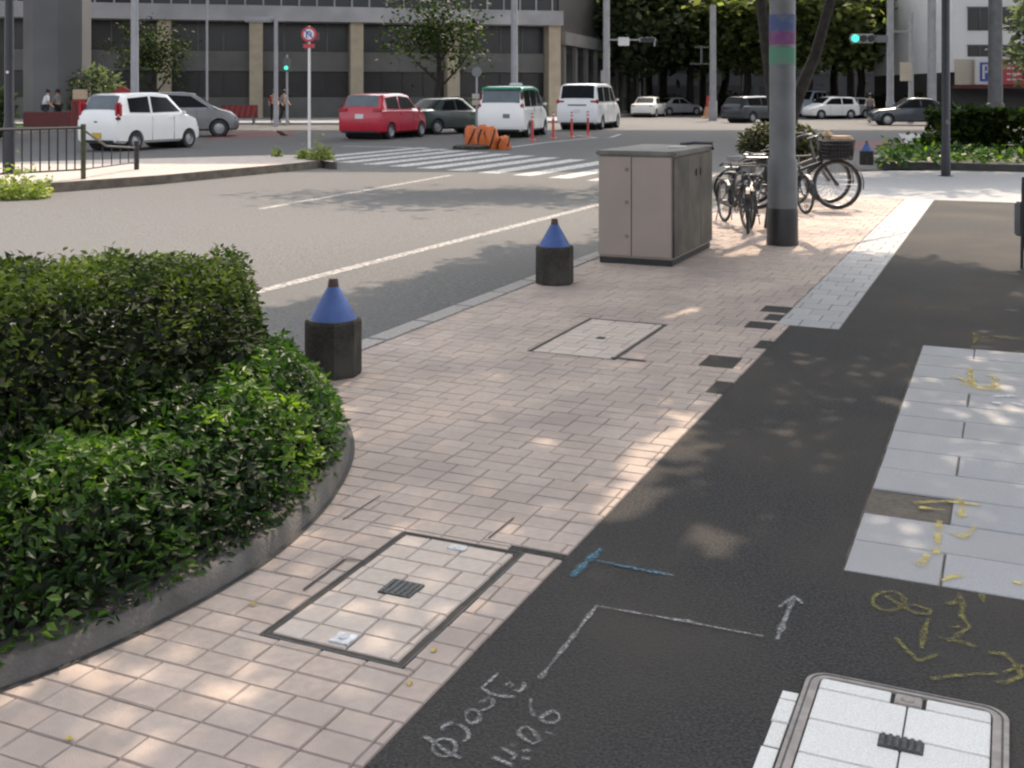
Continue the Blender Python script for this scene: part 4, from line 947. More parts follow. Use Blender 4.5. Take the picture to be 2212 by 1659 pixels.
    for nm_, key in (('rear_window', 'rear'), ('windscreen', 'front')):
        a, b = WIN[style][key]; mb = SH(); vs = []; n1, n2 = 5, 6
        for i in range(n1 + 1):
            x = (a + (b - a) * i / n1) * L; q = st(x)
            for j in range(n2 + 1):
                y = (-1 + 2 * j / n2) * q[6] * .90; vs.append((x + (-.006 if key == 'rear' else .006), y, q[3] + .016 - (.02 if abs(j - n2 / 2) == n2 / 2 else 0)))
        mb.add(vs, [(i * (n2 + 1) + j, i * (n2 + 1) + j + 1, (i + 1) * (n2 + 1) + j + 1, (i + 1) * (n2 + 1) + j) for i in range(n1) for j in range(n2)])
        mb.build(nm_, M[rearglass] if (rearglass and key == 'rear') else G_, t, True)
    for (x, y, z, dx, dy, dz, m_) in tails:
        for s_ in (-1, 1): MB().box((x * L, s_ * y * hw, z * Hh), (dx, dy, dz), 0, min(dx, dy, dz) * .3).build('tail_light', M[m_], t, True)
    if plate:
        m_, px_, z = plate; MB().box((-L * .5 + px_, 0, z * Hh), (.03, .33, .165), 0, .004).build('number_plate', M[m_], t)
    q = st(-L * .49); MB().box((-L * .5 + .045, 0, .30), (.10, W * .80, .11), 0, .03).build('bumper_trim', M['dark'], t, True)
    if detail:
        for s_ in (-1, 1):
            MB().box((L * .235, s_ * (hw + .06), Hh * .64), (.09, .16, .12), 0, .03).build('door_mirror', paint, t, True)
            for k in (-.10, .10) if style != 'sedan' else (-.13, .04): MB().box((L * k, s_ * (hw * 1.0 + .004), Hh * .55), (.16, .022, .028), 0, .008).build('door_handle', paint, t, True)
            sm_ = MB()
            for k in (-.115, .14): sm_.box((L * k, s_ * hw * .993, Hh * .38), (.008, .012, Hh * .40))
            sm_.build('door_seam', M['dark'], t)
            MB().box((L * .46, s_ * hw * .70, Hh * .42), (.20, .26, .12), 0, .04).build('headlight', M['glassl'], t, True)
    if extra: extra(t, L, hw, Hh)
    return t
def place(xr, yr, Lf, axle, hd, L, W):        # ground point of the near rear wheel -> centre of the car
    p = G(xr, yr, ROAD); h = Vector((*hd, 0)).normalized(); rt = Vector((h.y, -h.x, 0)); c = p - h * (axle * L) - rt * (W / 2 - .08); return (c.x, c.y, ROAD)
def hdg(deg): return (math.sin(math.radians(deg)), math.cos(math.radians(deg)))
h = hdg(24); make_car('white_hatchback', 'small white hatchback with yellow plate, nearest the railing', 'car', place(290, 326, 0, -.30, h, 3.65, 1.56), h, 3.65, 1.56, 1.68, 'hatch', M['wh'],
     [(-.462, .86, .70, .20, .17, .44, 'tail'), (-.480, .92, .56, .14, .14, .16, 'taild')], ('yplate', -.012, .27), rearglass='glassl', wr=.28, extra=lambda t, L, hw, Hh: MB().box((-L * .493, .05, Hh * .50), (.05, .14, .06), 0, .01).build('emblem_handle', M['black'], t))
h = hdg(21); make_car('red_hatchback', 'red hatchback with white plate in the middle of the crossing', 'car', place(842, 301, 0, -.30, h, 4.05, 1.78), h, 4.05, 1.78, 1.68, 'hatch', M['redp'],
     [(-.485, .78, .63, .12, .38, .14, 'tail'), (-.492, .80, .36, .06, .2, .06, 'tail')], ('plate', .0, .50), rearglass='glassl', wr=.30)
def taxi_extra(t, L, hw, Hh):
    MB().box((-L * .452, 0, Hh * .945), (.20, hw * 1.62, .10), 0, .03).build('roof_spoiler', M['tgreen'], t, True)
    MB().box((L * .05, 0, Hh + .06), (.30, .5, .12), 0, .04).build('roof_light', M['signwhite'], t, True)
    MB().box((-L * .497, -hw * .25, Hh * .42), (.04, .30, .20), 0, .02).build('tailgate_badge', M['cgrey'], t)
h = hdg(14); make_car('taxi', 'white taxi with a bright green roof behind the orange barrier', 'taxi', place(1140, 297, 0, -.30, h, 4.5, 1.84), h, 4.5, 1.84, 1.96, 'van', M['wh'],
     [(-.475, .86, .60, .14, .16, .26, 'tail'), (-.468, .86, .80, .10, .10, .30, 'taild')], None, rearglass='glassl', roof=M['tgreen'], wr=.31, extra=taxi_extra)
h = hdg(18); make_car('minivan', 'large white minivan with red tail lights beyond the taxi', 'minivan', place(1300, 280, 0, -.29, h, 5.1, 1.98), h, 5.1, 1.98, 2.16, 'van', M['whv'],
     [(-.478, .80, .60, .14, .42, .20, 'tail')], ('plate', .0, .40), wr=.34, extra=lambda t, L, hw, Hh: MB().box((-L * .497, 0, Hh * .53), (.05, .9, .07), 0, .02).build('chrome_strip', M['chrome'], t))
p = AT(965, 47.5); h = hdg(42); make_car('dark_sedan', 'dark green sedan half hidden in front of the red hatchback', 'car', (p.x, p.y, ROAD), h, 4.5, 1.72, 1.5, 'sedan', M['greenp'], [(-.488, .75, .56, .1, .3, .12, 'taild')], None, wr=.31)
p = AT(390, 44); h = hdg(75); make_car('silver_wagon', 'silver car with dark windows half hidden behind the white hatchback', 'car', (p.x, p.y, ROAD), h, 4.4, 1.75, 1.72, 'hatch', mat('dull silver paint', (.22, .22, .23), .35, (.19, .19, .2), 3, coat=.4, metal=.3), [(-.48, .8, .6, .1, .3, .14, 'taild')], None, wr=.33)
p = AT(1402, 82); h = hdg(180 + 25); make_car('white_sedan', 'distant white saloon car with dark rear glass at the far kerb', 'car', (p.x, p.y, ROAD), hdg(20), 4.4, 1.75, 1.48, 'sedan', M['wh'], [(-.485, .75, .56, .1, .3, .12, 'taild')], None, wr=.31)
p = AT(1460, 90); make_car('silver_sedan', 'distant silver car parked right of the white saloon', 'car', (p.x, p.y, ROAD), hdg(60), 4.3, 1.7, 1.4, 'sedan', M['silver'], [(-.485, .75, .56, .1, .3, .12, 'taild')], None, wr=.31, detail=False)
p = AT(1972, 60); make_car('slate_sedan', 'dark slate sedan side-on behind the lamp post', 'car', (p.x, p.y, ROAD), (-.97, .1), 4.5, 1.74, 1.46, 'sedan', M['navyp'], [(-.49, .75, .56, .1, .3, .12, 'tail')], None, wr=.31)
p = AT(1793, 76); make_car('white_car', 'distant white car left of the cyclist, right of the pole', 'car', (p.x, p.y, ROAD), (-.95, -.3), 3.6, 1.7, 1.5, 'hatch', M['wh'], [(-.49, .75, .56, .1, .3, .12, 'tail')], None, wr=.3)
p = AT(1828, 78); make_car('pale_car', 'distant pale grey car just left of the cyclist', 'car', (p.x, p.y, ROAD), (-.9, -.4), 3.4, 1.65, 1.45, 'hatch', M['silver'], [(-.49, .75, .56, .1, .3, .12, 'tail')], None, wr=.3)
p = AT(1745, 84); make_car('blue_grey_van', 'distant pale blue van beside the banded pole', 'van', (p.x, p.y, ROAD), (-.6, -.8), 4.2, 1.75, 1.95, 'van', mat('pale blue paint', (.42, .47, .55), .4, (.38, .42, .5), 3), [(-.49, .75, .56, .1, .3, .12, 'tail')], None, wr=.3)
p = AT(1635, 66); make_car('black_car', 'dark car half hidden at the left of the banded pole', 'car', (p.x, p.y, ROAD), (.8, .6), 4.4, 1.75, 1.55, 'hatch', M['navyp'], [(-.49, .75, .56, .1, .3, .12, 'taild')], None, wr=.31)

# ------------------------------------------------------------------ barrier, delineators, cone
gi = G(1018, 322, ROAD)
MBi = MB().lathe([(0, -.02), (.55, -.02), (.55, .09), (.48, .12), (0, .12)], 20, (gi.x, gi.y, ROAD)); 
tag(MBi.build('barrier_island', M['conc']), 'small round dark concrete island under the orange barrier', 'kerb')
for i, (x, y, hh, lean) in enumerate(((1018, 317, 46, -.05), (1048, 319, 50, -.12), (1068, 322, 50, -.2), (1092, 323, 30, -.25))):
    g = G(x, y, ROAD); s = g.y / F; hz = hh * s
    lb = ('upright orange and black striped cushion standing on the round island', 'tall orange striped cushion second from the left of the barrier', 'leaning orange striped cushion third from the left of the barrier', 'lowest orange cushion at the right end of the barrier')[i]
    t = thing('crash_cushion', lb, 'barrier', g, 0, 'orange striped crash cushions by the taxi'); t.rotation_euler = (0, lean, 0)
    wd = .19
    MB().lathe([(0, 0), (wd, 0), (wd * 1.05, .05), (wd, hz * .8), (wd * .6, hz), (0, hz)], 14).build('drum', M['orange'], t, True)
    for k in range(3):
        sp = MB()
        a0 = k * 2.1 + i; sp.tube([(math.cos(a0 + j * .35) * wd * 1.02, math.sin(a0 + j * .35) * wd * 1.02, .08 + hz * .72 * j / 4) for j in range(5)], .028, 5); sp.build('stripe', mat('dark stripe', (.05, .03, .02), .6) if not k and not i else M['black'], t)
gd0 = None
for i, (x, y) in enumerate(((1150, 304), (1195, 299), (1235, 297), (1270, 294))):
    g = G(x, y, ROAD)
    lb = ('red-orange delineator post nearest the orange barrier', 'red-orange delineator post second from the barrier, beside the taxi', 'red-orange delineator post third from the barrier', 'red-orange delineator post farthest from the barrier, behind the minivan')[i]
    if gd0 is None:
        gd0 = thing('delineator_post', lb, 'delineator', g, 0, 'delineator posts beside the lane')
        MB().lathe([(.15, 0), (.15, .02), (.05, .06), (.045, .95), (.03, .98), (0, .98)], 12).build('post', M['redpost'], gd0, True)
        MB().lathe([(.052, .72), (.052, .80)], 12).build('reflective_band', M['signwhite'], gd0); MB().lathe([(.052, .86), (.052, .92)], 12).build('reflective_band', M['signwhite'], gd0)
    else: dup(gd0, g, 0, lb)
g = G(1532, 255, ROAD); t = thing('traffic_cone', 'large orange and white cone at the foot of the far pole', 'cone', (g.x, g.y, ROAD)); s = g.y / F
MB().lathe([(17 * s, 0), (17 * s, .08), (13 * s, .12), (9 * s, 24 * s), (0, 24 * s)], 16).build('base', mat('pale orange', (.62, .34, .2), .6, (.55, .28, .16), 6), t, True)
MB().lathe([(8 * s, 22 * s), (6 * s, 48 * s), (0, 48 * s)], 14).build('top', M['redpost'], t, True)

# ------------------------------------------------------------------ poles, signals, small signs
def pole(name, label, x, yb, Y, wpx, ztop=9, m='galv', parts=None):
    p = AT(x, Y, 0); z0 = ZAT(yb, Y) if yb else 0; t = thing(name, label, 'pole', (p.x, p.y, ROAD)); r = wpx * Y / F / 2
    MB().lathe([(r * 1.25, 0), (r * 1.2, 1.2), (r, 1.25), (r * .9, ztop), (0, ztop)], 14).build('shaft', M[m], t, True)
    if parts: parts(t, Y, Y / F, r)
    return t
pole('street_light_pole', 'pale pole rising behind the white hatchback', 291, 0, 50, 17)
def arm1(t, Y, s, r):
    z = ZAT(42, Y) - ROAD; MB().tube([(0, 0, z), (-72 * s, 0, z + .05)], .06, 6).build('arm', M['galv'], t)
    MB().box((-38 * s, 0, z), (60 * s, .3, .28), 0, .06).build('signal_head', M['galv'], t, True)
pole('signal_pole', 'pale signal pole with an arm pointing left, left of the round sign', 596, 0, 57, 9, ZAT(36, 57) - ROAD, parts=arm1)
def ped(t, Y, s, r):
    z = ZAT(140, Y) - ROAD; b = MB().box((0, -.1, z), (.32, .25, .7), 0, .03).build('housing', M['steel'], t); MB().lathe([(0, -.24), (.10, -.24), (.11, -.22)], 12, (0, 0, z - .16), 0, 'Y').build('green_lens', M['greenlamp'], b)
pole('pedestrian_signal', 'pedestrian signal with a green light between the pole and the round sign', 620, 0, 59, 5, ZAT(118, 59) - ROAD, parts=ped)
pole('street_light_pole', 'pale pole rising directly behind the taxi', 1111, 0, 58, 15)
def arm2(t, Y, s, r):
    z = ZAT(86, Y) - ROAD; MB().tube([(0, 0, z), (104 * s, 0, z)], .05, 6).build('arm', M['galv'], t)
    MB().box((37 * s, -.1, z - 4 * s), (24 * s, .2, 18 * s), 0, .03).build('sign_plate', M['signwhite'], t)
    sg = MB().box((88 * s, 0, z), (38 * s, .3, 9 * s), 0, .05).build('signal_head', M['galv'], t)
    for k in range(3): MB().lathe([(0, -.18), (.14, -.18), (.15, -.1)], 12, ((78 + 10 * k) * s, 0, z), 0, 'Y').build('lens', M['black'], sg)
    MB().tube([(104 * s, 0, z), (104 * s, 0, z - 14 * s)], .05, 6).build('camera_stem', M['galv'], t)
    MB().box((-6 * s, 0, ZAT(165, Y) - ROAD), (12 * s, .4, 26 * s), 0, .03).build('control_box', M['galv'], t)
pole('signal_pole', 'tall pale signal pole behind the minivan with an arm pointing right', 1310, 0, 62, 15, parts=arm2)
def arm3(t, Y, s, r):
    z = ZAT(138, Y) - ROAD; MB().tube([(0, 0, z), (-50 * s, 0, z)], .05, 6).tube([(0, 0, z + 36 * s), (-40 * s, 0, z + 36 * s)], .05, 6).tube([(-25 * s, 0, z), (-25 * s, 0, z + 36 * s)], .07, 6).build('bracket', M['steel'], t)
pole('street_light_pole', 'pale pole with the orange cone at its foot', 1540, 0, 70.5, 15, ZAT(12, 71) - ROAD, parts=arm3)
def arm4(t, Y, s, r):
    z = ZAT(84, Y) - ROAD; MB().tube([(0, 0, z), (-88 * s, 0, z)], .06, 6).tube([(0, 0, z + 16 * s), (44 * s, 0, z + 16 * s)], .05, 6).build('arm', M['galv'], t)
    sg = MB().box((-60 * s, 0, z + 1 * s), (52 * s, .3, 20 * s), 0, .08).build('signal_head', M['galv'], t)
    for k, m_ in enumerate(('greenlamp', 'black', 'black')): MB().lathe([(0, -.22), (7.5 * s, -.22), (8 * s, -.1)], 16, ((-77 + 17 * k) * s, 0, z + 1 * s), 0, 'Y').build('lens', M[m_], sg)
    MB().box((-16 * s, 0, z), (30 * s, .15, 16 * s), 0, .03).build('sign_plate', M['cgrey'], t)
pole('signal_pole', 'pale signal pole carrying the lit green traffic light', 1923, 0, 66, 15, parts=arm4)
def arm5(t, Y, s, r): MB().box((-12 * s, -.1, ZAT(155, Y) - ROAD), (26 * s, .1, 40 * s), 0, .02).build('notice_board', M['cream'], t)
pole('slim_pole', 'slimmer pale pole linked by a bar to the green traffic light pole', 1968, 0, 67, 11, ZAT(26, 67) - ROAD, parts=arm5)
pole('street_light_pole', 'thick pale pole just left of the dark lamp post', 2013, 0, 62, 19)
pole('street_light_pole', 'thick grey pole in front of the white building', 2150, 0, 52, 30, m='steel')
def arm6(t, Y, s, r):
    z = ZAT(155, Y) - ROAD; MB().lathe([(0, -.06), (11 * s, -.06), (11 * s, -.03), (0, -.03)], 20, (0, 0, z), 0, 'Y').build('disc', M['cgrey'], t)
    for k in (0, 1): MB().box((0, -.05, ZAT(208 + 14 * k, Y) - ROAD), (20 * s, .05, 11 * s), 0, .01).build('plate', M['cream'], t)
pole('sign_post', 'back of a small round sign with cream plates left of the taxi', 1030, 0, 44, 5, ZAT(146, 44) - ROAD, parts=arm6)
for i, (x, Y) in enumerate(((447, 60), (1382, 95), (1424, 100), (1603, 100))):
    pole('slim_pole', ('thin pale post in front of the building, right of the silver car', 'thin far pole above the white saloon', 'thin far pole above the distant silver car', 'thin far pole left of the banded pole under the trees')[i], x, 0, Y, 5, 8 if i == 0 else 5)

# ------------------------------------------------------------------ building across the crossing
bl_, br_ = AT(95, 70), AT(1206, 78); bd = (br_ - bl_); bang = math.atan2(bd.y, bd.x); BL = bd.length
t = thing('office_building', 'low dark office building with beige columns and a grey fascia across the junction', 'building', (bl_.x, bl_.y, 0), bang)
def BXm(x0, x1, y0, y1, z0, z1): return MB().box(((x0 + x1) / 2, (y0 + y1) / 2, (z0 + z1) / 2), (x1 - x0, y1 - y0, z1 - z0))
def bx_at(px):                                     # distance along the facade seen at picture column px
    a = (px - CX) / F; d_ = bd.normalized(); n_ = -bl_.x + a * bl_.y; return n_ / (d_.x - a * d_.y)
def bz(py, xx): p = bl_ + bd.normalized() * xx; return ZAT(py, p.y)
core = BXm(-3, BL, 1.2, 30, -.1, 16).build('wall', M['bmid'], t)
cols_ = [bx_at(q) for q in (170, 355, 553, 770)] + [bx_at(978), BL - .35]
zE0, zE1 = bz(50, BL * .6), bz(18, BL * .6)
BXm(-3, BL + .1, -.9, 1.3, zE0, zE1).build('fascia', M['eave'], t)
for q in cols_: BXm(q - .42, q + .42, -.35, 1.25, -.1, zE0 - .003).build('column', M['col'], t)
edges = [-2.5] + cols_
for i in range(len(edges) - 1):
    a, b = edges[i] + .44, edges[i + 1] - .44
    if b - a < .5: continue
    BXm(a, b, .75, 1.22, 3.05, 4.35).build('spandrel', M['span'], t); BXm(a, b, .7, 1.22, -.1, 1.35).build('low_wall', M['span'], t)
    g_ = BXm(a, b, 1.0, 1.21, 4.36, zE0 - .01).build('window', M['bdark'], t)
    fr = MB(); n_ = max(2, int((b - a) / 1.3))
    for k in range(n_ + 1): fr.box((a + (b - a) * k / n_, .96, (4.36 + zE0) / 2), (.07, .07, zE0 - 4.4))
    fr.build('mullion', M['steel'], g_)
    sh = BXm(a, b, 1.05, 1.21, 1.36, 3.04).build('shop_window', M['bdark'], t); fr = MB()
    for k in range(n_ + 1): fr.box((a + (b - a) * k / n_, 1.0, 2.2), (.06, .07, 1.66))
    fr.build('mullion', M['bmid'], sh)
up = BXm(-3, BL, .3, 1.25, zE1 + .01, zE1 + 2.6).build('upper_window_band', M['bdark'], t); fr = MB(); k = -2.8
while k < BL: fr.box((k, .26, zE1 + 1.3), (.10, .08, 2.55)); k += 1.15
fr.build('mullion', M['eave'], up)
wa, wb_ = AT(1207, 78.6), AT(1395, 112); wd_ = wb_ - wa; wang = math.atan2(wd_.y, wd_.x); WL = wd_.length
ti_ = (Matrix.Translation(bl_) @ Matrix.Rotation(bang, 4, 'Z')).inverted()
def WX(x0, x1, y0, y1, z0, z1, name, m):
    o_ = MB().box(((x0 + x1) / 2, (y0 + y1) / 2, (z0 + z1) / 2), (x1 - x0, y1 - y0, z1 - z0)).build(name, m, t)
    o_.matrix_parent_inverse = ti_; o_.location = wa; o_.rotation_euler = (0, 0, wang); return o_
WX(0, WL, 0, 8, -.1, 15, 'side_wing', M['bmid']); WX(.0, WL, -.5, -.01, 5.0, 5.9, 'side_fascia', M['span'])
for i in range(10): WX(.4 + i * WL / 10, .9 + i * WL / 10, -.3, -.012, -.1, 4.98, 'side_column', M['span'])
for i in range(9): WX(1.2 + i * WL / 10, 1.2 + i * WL / 10 + WL / 14, -.1, -.013, 1.3, 4.4, 'side_window', M['bdark'])
# viaduct above the crossing
t = thing('elevated_road', 'concrete elevated road whose broad pier stands at the upper left', 'bridge', (0, 46, 0))
MB().box((0, 9.5, 24.2), (220, 27, 1.8)).build('deck', M['conc2'], t)
px0, px1 = AT(28, 56).x, AT(168, 56).x
pr = MB(); c_x = (px0 + px1) / 2; pr.lathe([((px1 - px0) / 2, -.1), ((px1 - px0) / 2, 22.0), ((px1 - px0) / 2 + .8, 23.3)], 8, (c_x, 11.5, 0), math.pi / 8); pr.build('pier', M['conc2'], t)
for k, xx in enumerate((-62, 62)): MB().lathe([(1.7, -.1), (1.7, 23.3)], 8, (xx, 10.6, 0), math.pi / 8).build('pier', M['conc2'], t)

# right hand white building
wx0, wx1 = AT(2058, 74).x, AT(2500, 74).x; t = thing('white_building', 'white tiled building with square windows at the upper right', 'building', (wx0, 74, 0))
WW = wx1 - wx0; s = 74 / F
MB().box((WW / 2, 8, 9.3), (WW, 16, 12.6)).build('wall', M['bwhite'], t)
MB().box((WW / 2, 8.4, 1.5), (WW, 15.2, 3.0)).build('shop_front', M['bmid'], t)  # ground floor coloured dark to paint in the shadow under the canopy
for (xa, xb) in ((2090, 2140), (2162, 2196), (2230, 2280)):
    for (ya, yb) in ((16, 66), (98, 122), (-70, -30)):
        xx = (xa + xb) / 2 * s - 2058 * s; z = (ZAT(ya, 74) + ZAT(yb, 74)) / 2; f = MB().box((xx, -.01, z), ((xb - xa) * s, .12, (yb - ya) * s)).build('window', M['bdark'], t)
        MB().box((xx, -.09, z), (.06, .05, (yb - ya) * s)).box((xx, -.09, z + (yb - ya) * s / 2), ((xb - xa + 4) * s, .06, .08)).build('frame', M['steel'], f)
zl, zh = ZAT(183, 74), ZAT(128, 74)
MB().box(((2058 + 30) * s - 2058 * s, -.06, (zl + zh) / 2), (52 * s, .1, zh - zl)).build('cream_fascia', M['cream'], t)
MB().box((WW / 2, -.7, zl - .15), (WW, 1.4, .2)).build('canopy', M['brickred'], t)
zc = (zl + zh) / 2
t2 = thing('parking_sign', 'blue sign with a white letter P on the white building', 'sign', (AT(2125, 73.6).x, 73.6, 0))
MB().box((0, 0, zc), (38 * s, .25, zh - zl), 0, .03).build('panel', M['signwhite'], t2); MB().box((3 * s, -.14, zc), (26 * s, .06, (zh - zl) * .74)).build('blue_field', M['signblue'], t2)
pm = MB(); h_ = (zh - zl) * .56; x0 = -3 * s
pm.box((x0, -.19, zc), (.14, .05, h_)); pm.box((x0 + 5 * s, -.19, zc + h_ * .44), (9 * s, .05, .13)); pm.box((x0 + 5 * s, -.19, zc), (9 * s, .05, .13)); pm.box((x0 + 10 * s, -.19, zc + h_ * .22), (.13, .05, h_ * .5)); pm.build('letter', M['signwhite'], t2)
t2 = thing('red_shop_sign', 'red shop sign with pale lines of writing at the right edge', 'sign', (AT(2195, 73.6).x, 73.6, 0))
MB().box((0, 0, zc), (62 * s, .25, zh - zl), 0, .03).build('panel', M['signred'], t2)
ln = MB()
for k in range(4):
    for j in range(4): ln.box(((-18 + j * 11) * s, -.15, zh - (8 + 12 * k) * s), (8 * s, .05, (5 if k == 0 else 3) * s))
ln.build('lettering', M['signwhite'], t2)

# background blocks that close the street
def block(label, px0, px1, Y, h, m):
    a, b = AT(px0, Y).x, AT(px1, Y).x; t = thing('office_block', label, 'building', ((a + b) / 2, Y, 0)); MB().box((0, 6, h / 2), (b - a, 12, h)).build('wall', m, t)
    n = max(2, int((b - a) / 3.2))
    for f_ in range(int(h / 3.4)):
        wmb = MB()
        wmb.box((0, -.03, 1.9 + 3.4 * f_), ((b - a) * .94, .1, 1.7))
        wmb.build('window_row', M['bdark'], t)
    return t
block('dark block far behind the trees at the end of the street', 1180, 1640, 150, 22, M['blockm'])
block('dark block closing the view behind the trees right of the pole', 1600, 2080, 165, 24, M['blockm'])
block('dark block beyond the pier at the upper left', -420, 130, 92, 20, M['span'])

# ------------------------------------------------------------------ background trees
protos = []
for s_ in range(3):
    nm = 'tree'
    e = bpy.data.objects.new('street_tree', None); COL.objects.link(e); protos.append(e)
    mb = MB(); trunkmesh(mb, (0, 0, -.1), (.2 * s_, 0, 4.5), .24, .15, [(.6, (1.4, .4, 5.6), .1), (.7, (-1.5, .2, 5.8), .1), (.8, (.2, -1.4, 6.2), .09), (.9, (.3, 1.3, 6.6), .08), (.95, (-.4, .2, 7.5), .08)], s_)
    mb.build('trunk', M['bark'], e, True)
    p, ti = clumps((0, 0, 6.2), (3.6, 3.4, 4.0), 210, 34, .5, .3); leafmesh('crown', p, .46, M['ltree'] if s_ < 2 else M['ltree2'], e, .4, ti, False, .4, aspect=.6)
e = bpy.data.objects.new('street_tree', None); COL.objects.link(e); protos.append(e)
mb = MB(); trunkmesh(mb, (0, 0, -.1), (.1, 0, 4.4), .2, .12, [(.45, (2.2, .4, 4.6), .08), (.55, (-2.3, .2, 4.8), .08), (.7, (.2, -1.8, 5.4), .07), (.8, (1.6, 1.3, 6.0), .07), (.95, (-1.4, .2, 6.5), .06)], 9); mb.build('trunk', M['bark'], e, True)
p, ti = clumps((0, 0, 5.2), (3.6, 3.2, 2.6), 120, 26, .46, .15); leafmesh('crown', p, .27, M['lhedge'], e, .4, ti, False, .4, aspect=.55)
BG = [(1225, 122, 1.3, 0, 'dark tree rising behind the right corner of the columned building'), (1300, 124, 1.3, 1, 'dark tree behind the signal pole with the right arm'), (1365, 92, 1.0, 0, 'dark tree above the distant white saloon'), (1430, 100, 1.2, 1, 'dark tree in the middle of the far tree row'),
      (1490, 96, 1.1, 0, 'dense tree left of the pole with the orange cone'), (1560, 104, 1.25, 2, 'sunlit tree behind the pole with the orange cone'), (1610, 90, 1.0, 2, 'sunlit tree left of the banded pole'), (1660, 110, 1.3, 1, 'tall far tree hidden by the banded pole'),
      (1745, 84, 1.0, 2, 'sunlit yellow-green tree right of the banded pole'), (1800, 96, 1.2, 2, 'tree behind the green traffic light'), (1860, 90, 1.1, 2, 'sunlit tree below the green traffic light'), (1905, 102, 1.25, 2, 'sunlit tree behind the green traffic light pole'),
      (1960, 92, 1.1, 2, 'sunlit tree behind the slim linked pole'), (1990, 110, 1.0, 2, 'tree beside the left end of the white building'), (2290, 60, .8, 0, 'leafy tree overhanging the white building at the right edge'),
      (1400, 118, 1.5, 0, 'tall rear tree in the far row above the distant silver car'), (1520, 124, 1.6, 1, 'tall rear tree seen through the far pole bracket'), (1700, 122, 1.6, 0, 'tall rear tree at the right of the banded pole'), (1840, 126, 1.6, 1, 'tall rear tree above the distant pale car'), (1990, 124, 1.5, 0, 'tall rear tree above the slate sedan'),
      (945, 60, .92, 3, 'bushy tree in front of the columned building, left of the taxi'), (330, 64, .75, 3, 'dark tree behind the pale pole at the upper left')]
used = set()
for (x, Y, sc_, k, lb) in BG:
    p = AT(x, Y); e = protos[k]
    if k not in used:
        used.add(k); e.location = (p.x, p.y, 0); sc_ *= 1.3 if Y > 75 else 1; e.scale = (sc_,) * 3; tag(e, lb, 'tree', 'trees across the junction')
    else:
        sc_ *= 1.3 if Y > 75 else 1
        d = dup(e, (p.x, p.y, 0), random.uniform(0, 6.3), lb, (sc_ * random.uniform(.95, 1.1), sc_ * random.uniform(.95, 1.1), sc_))
        d['group'] = 'trees across the junction'
def bushat(name, label, x, Y, wpx, hpx, m, n=900):
    p = AT(x, Y); s = Y / F; t = thing(name, label, 'bush', (p.x, p.y, 0)); d = rng.normal(size=(n, 3)); d /= np.linalg.norm(d, axis=1)[:, None]
    q = d * (rng.uniform(.4, 1, n) ** .6)[:, None] * np.array([wpx * s / 2, wpx * s / 2.5, hpx * s / 2]) + np.array([0, 0, hpx * s / 2]); leafmesh('foliage', q, .28, m, t, .3)
    MB().tube([(0, 0, 0), (.1, 0, hpx * s * .5)], [.06, .03], 6).build('stem', M['bark'], t); return t
bushat('dark_bush', 'dark green bush beside the concrete pier, behind the people', 205, 57, 130, 130, M['ltree'], 1300)
bushat('dark_bush', 'low dark bush in front of the building left of the taxi', 995, 62, 110, 50, M['lhedge'])
bushat('dark_bush', 'leafy bush at the left edge behind the slim post', 0, 40, 60, 110, M['ltree'])

for x, Y, a, b, lb in ((1440, 96, 120, 40, 'low dark bush under the trees behind the white saloon'), (1580, 98, 130, 46, 'low dark bush under the trees right of the orange cone'), (1760, 100, 140, 48, 'low dark bush under the trees behind the white distant car'), (1890, 88, 120, 44, 'low dark bush under the trees behind the cyclist'), (1990, 80, 100, 52, 'low dark bush left of the white building')):
    bushat('dark_bush', lb, x, Y, a, b, M['lhedge'], 700)
# ------------------------------------------------------------------ red furniture by the building
p = AT(110, 52); t = tag(MB().box((p.x, p.y, .35), (110 * 52 / F, .6, .75), 0, .05).build('low_wall', M['brickred']), 'low dark red wall on the island behind the railing', 'wall')
p = AT(172, 50); s = 50 / F; t = thing('notice_board', 'tall red notice board with a pale top left of the white hatchback', 'notice board', (p.x, p.y, 0))
z0, z1 = .05, ZAT(215, 50); MB().box((0, 0, (z0 + z1) / 2), (34 * s, .15, z1 - z0), 0, .03).build('panel', M['red'], t); MB().box((1 * s, 0, (ZAT(193, 50) + z1) / 2), (30 * s, .14, ZAT(193, 50) - z1 - .01), 0, .02).build('header', M['creamcloth'], t)
MB().box((-9 * s, -.09, (z0 + z1) / 2), (10 * s, .03, (z1 - z0) * .9)).build('dark_strip', M['brickred'], t)
p = AT(265, 52); t = thing('red_sign', 'red peaked sign showing above the roof of the white hatchback', 'sign', (p.x, p.y, 0)); s = 52 / F
z = ZAT(200, 52); MB().add([(-20 * s, -.05, z - 10 * s), (20 * s, -.05, z - 10 * s), (20 * s, -.05, z + 3 * s), (0, -.05, z + 14 * s), (-20 * s, -.05, z + 3 * s), (-20 * s, .05, z - 10 * s), (20 * s, .05, z - 10 * s), (20 * s, .05, z + 3 * s), (0, .05, z + 14 * s), (-20 * s, .05, z + 3 * s)], [(0, 1, 2, 3, 4), (9, 8, 7, 6, 5)] + [(i, (i + 1) % 5, 5 + (i + 1) % 5, 5 + i) for i in range(5)]).build('panel', M['red'], t)
MB().tube([(0, 0, 0), (0, 0, z)], .05, 6).build('post', M['steel'], t)
p = AT(518, 58); s = 58 / F; t = thing('striped_barrier', 'red and dark striped barrier in front of the building', 'barrier', (p.x, p.y, 0)); b_ = MB().box((0, 0, .65), (78 * s, .12, 28 * s), 0, .02).build('board', M['brickred'], t)
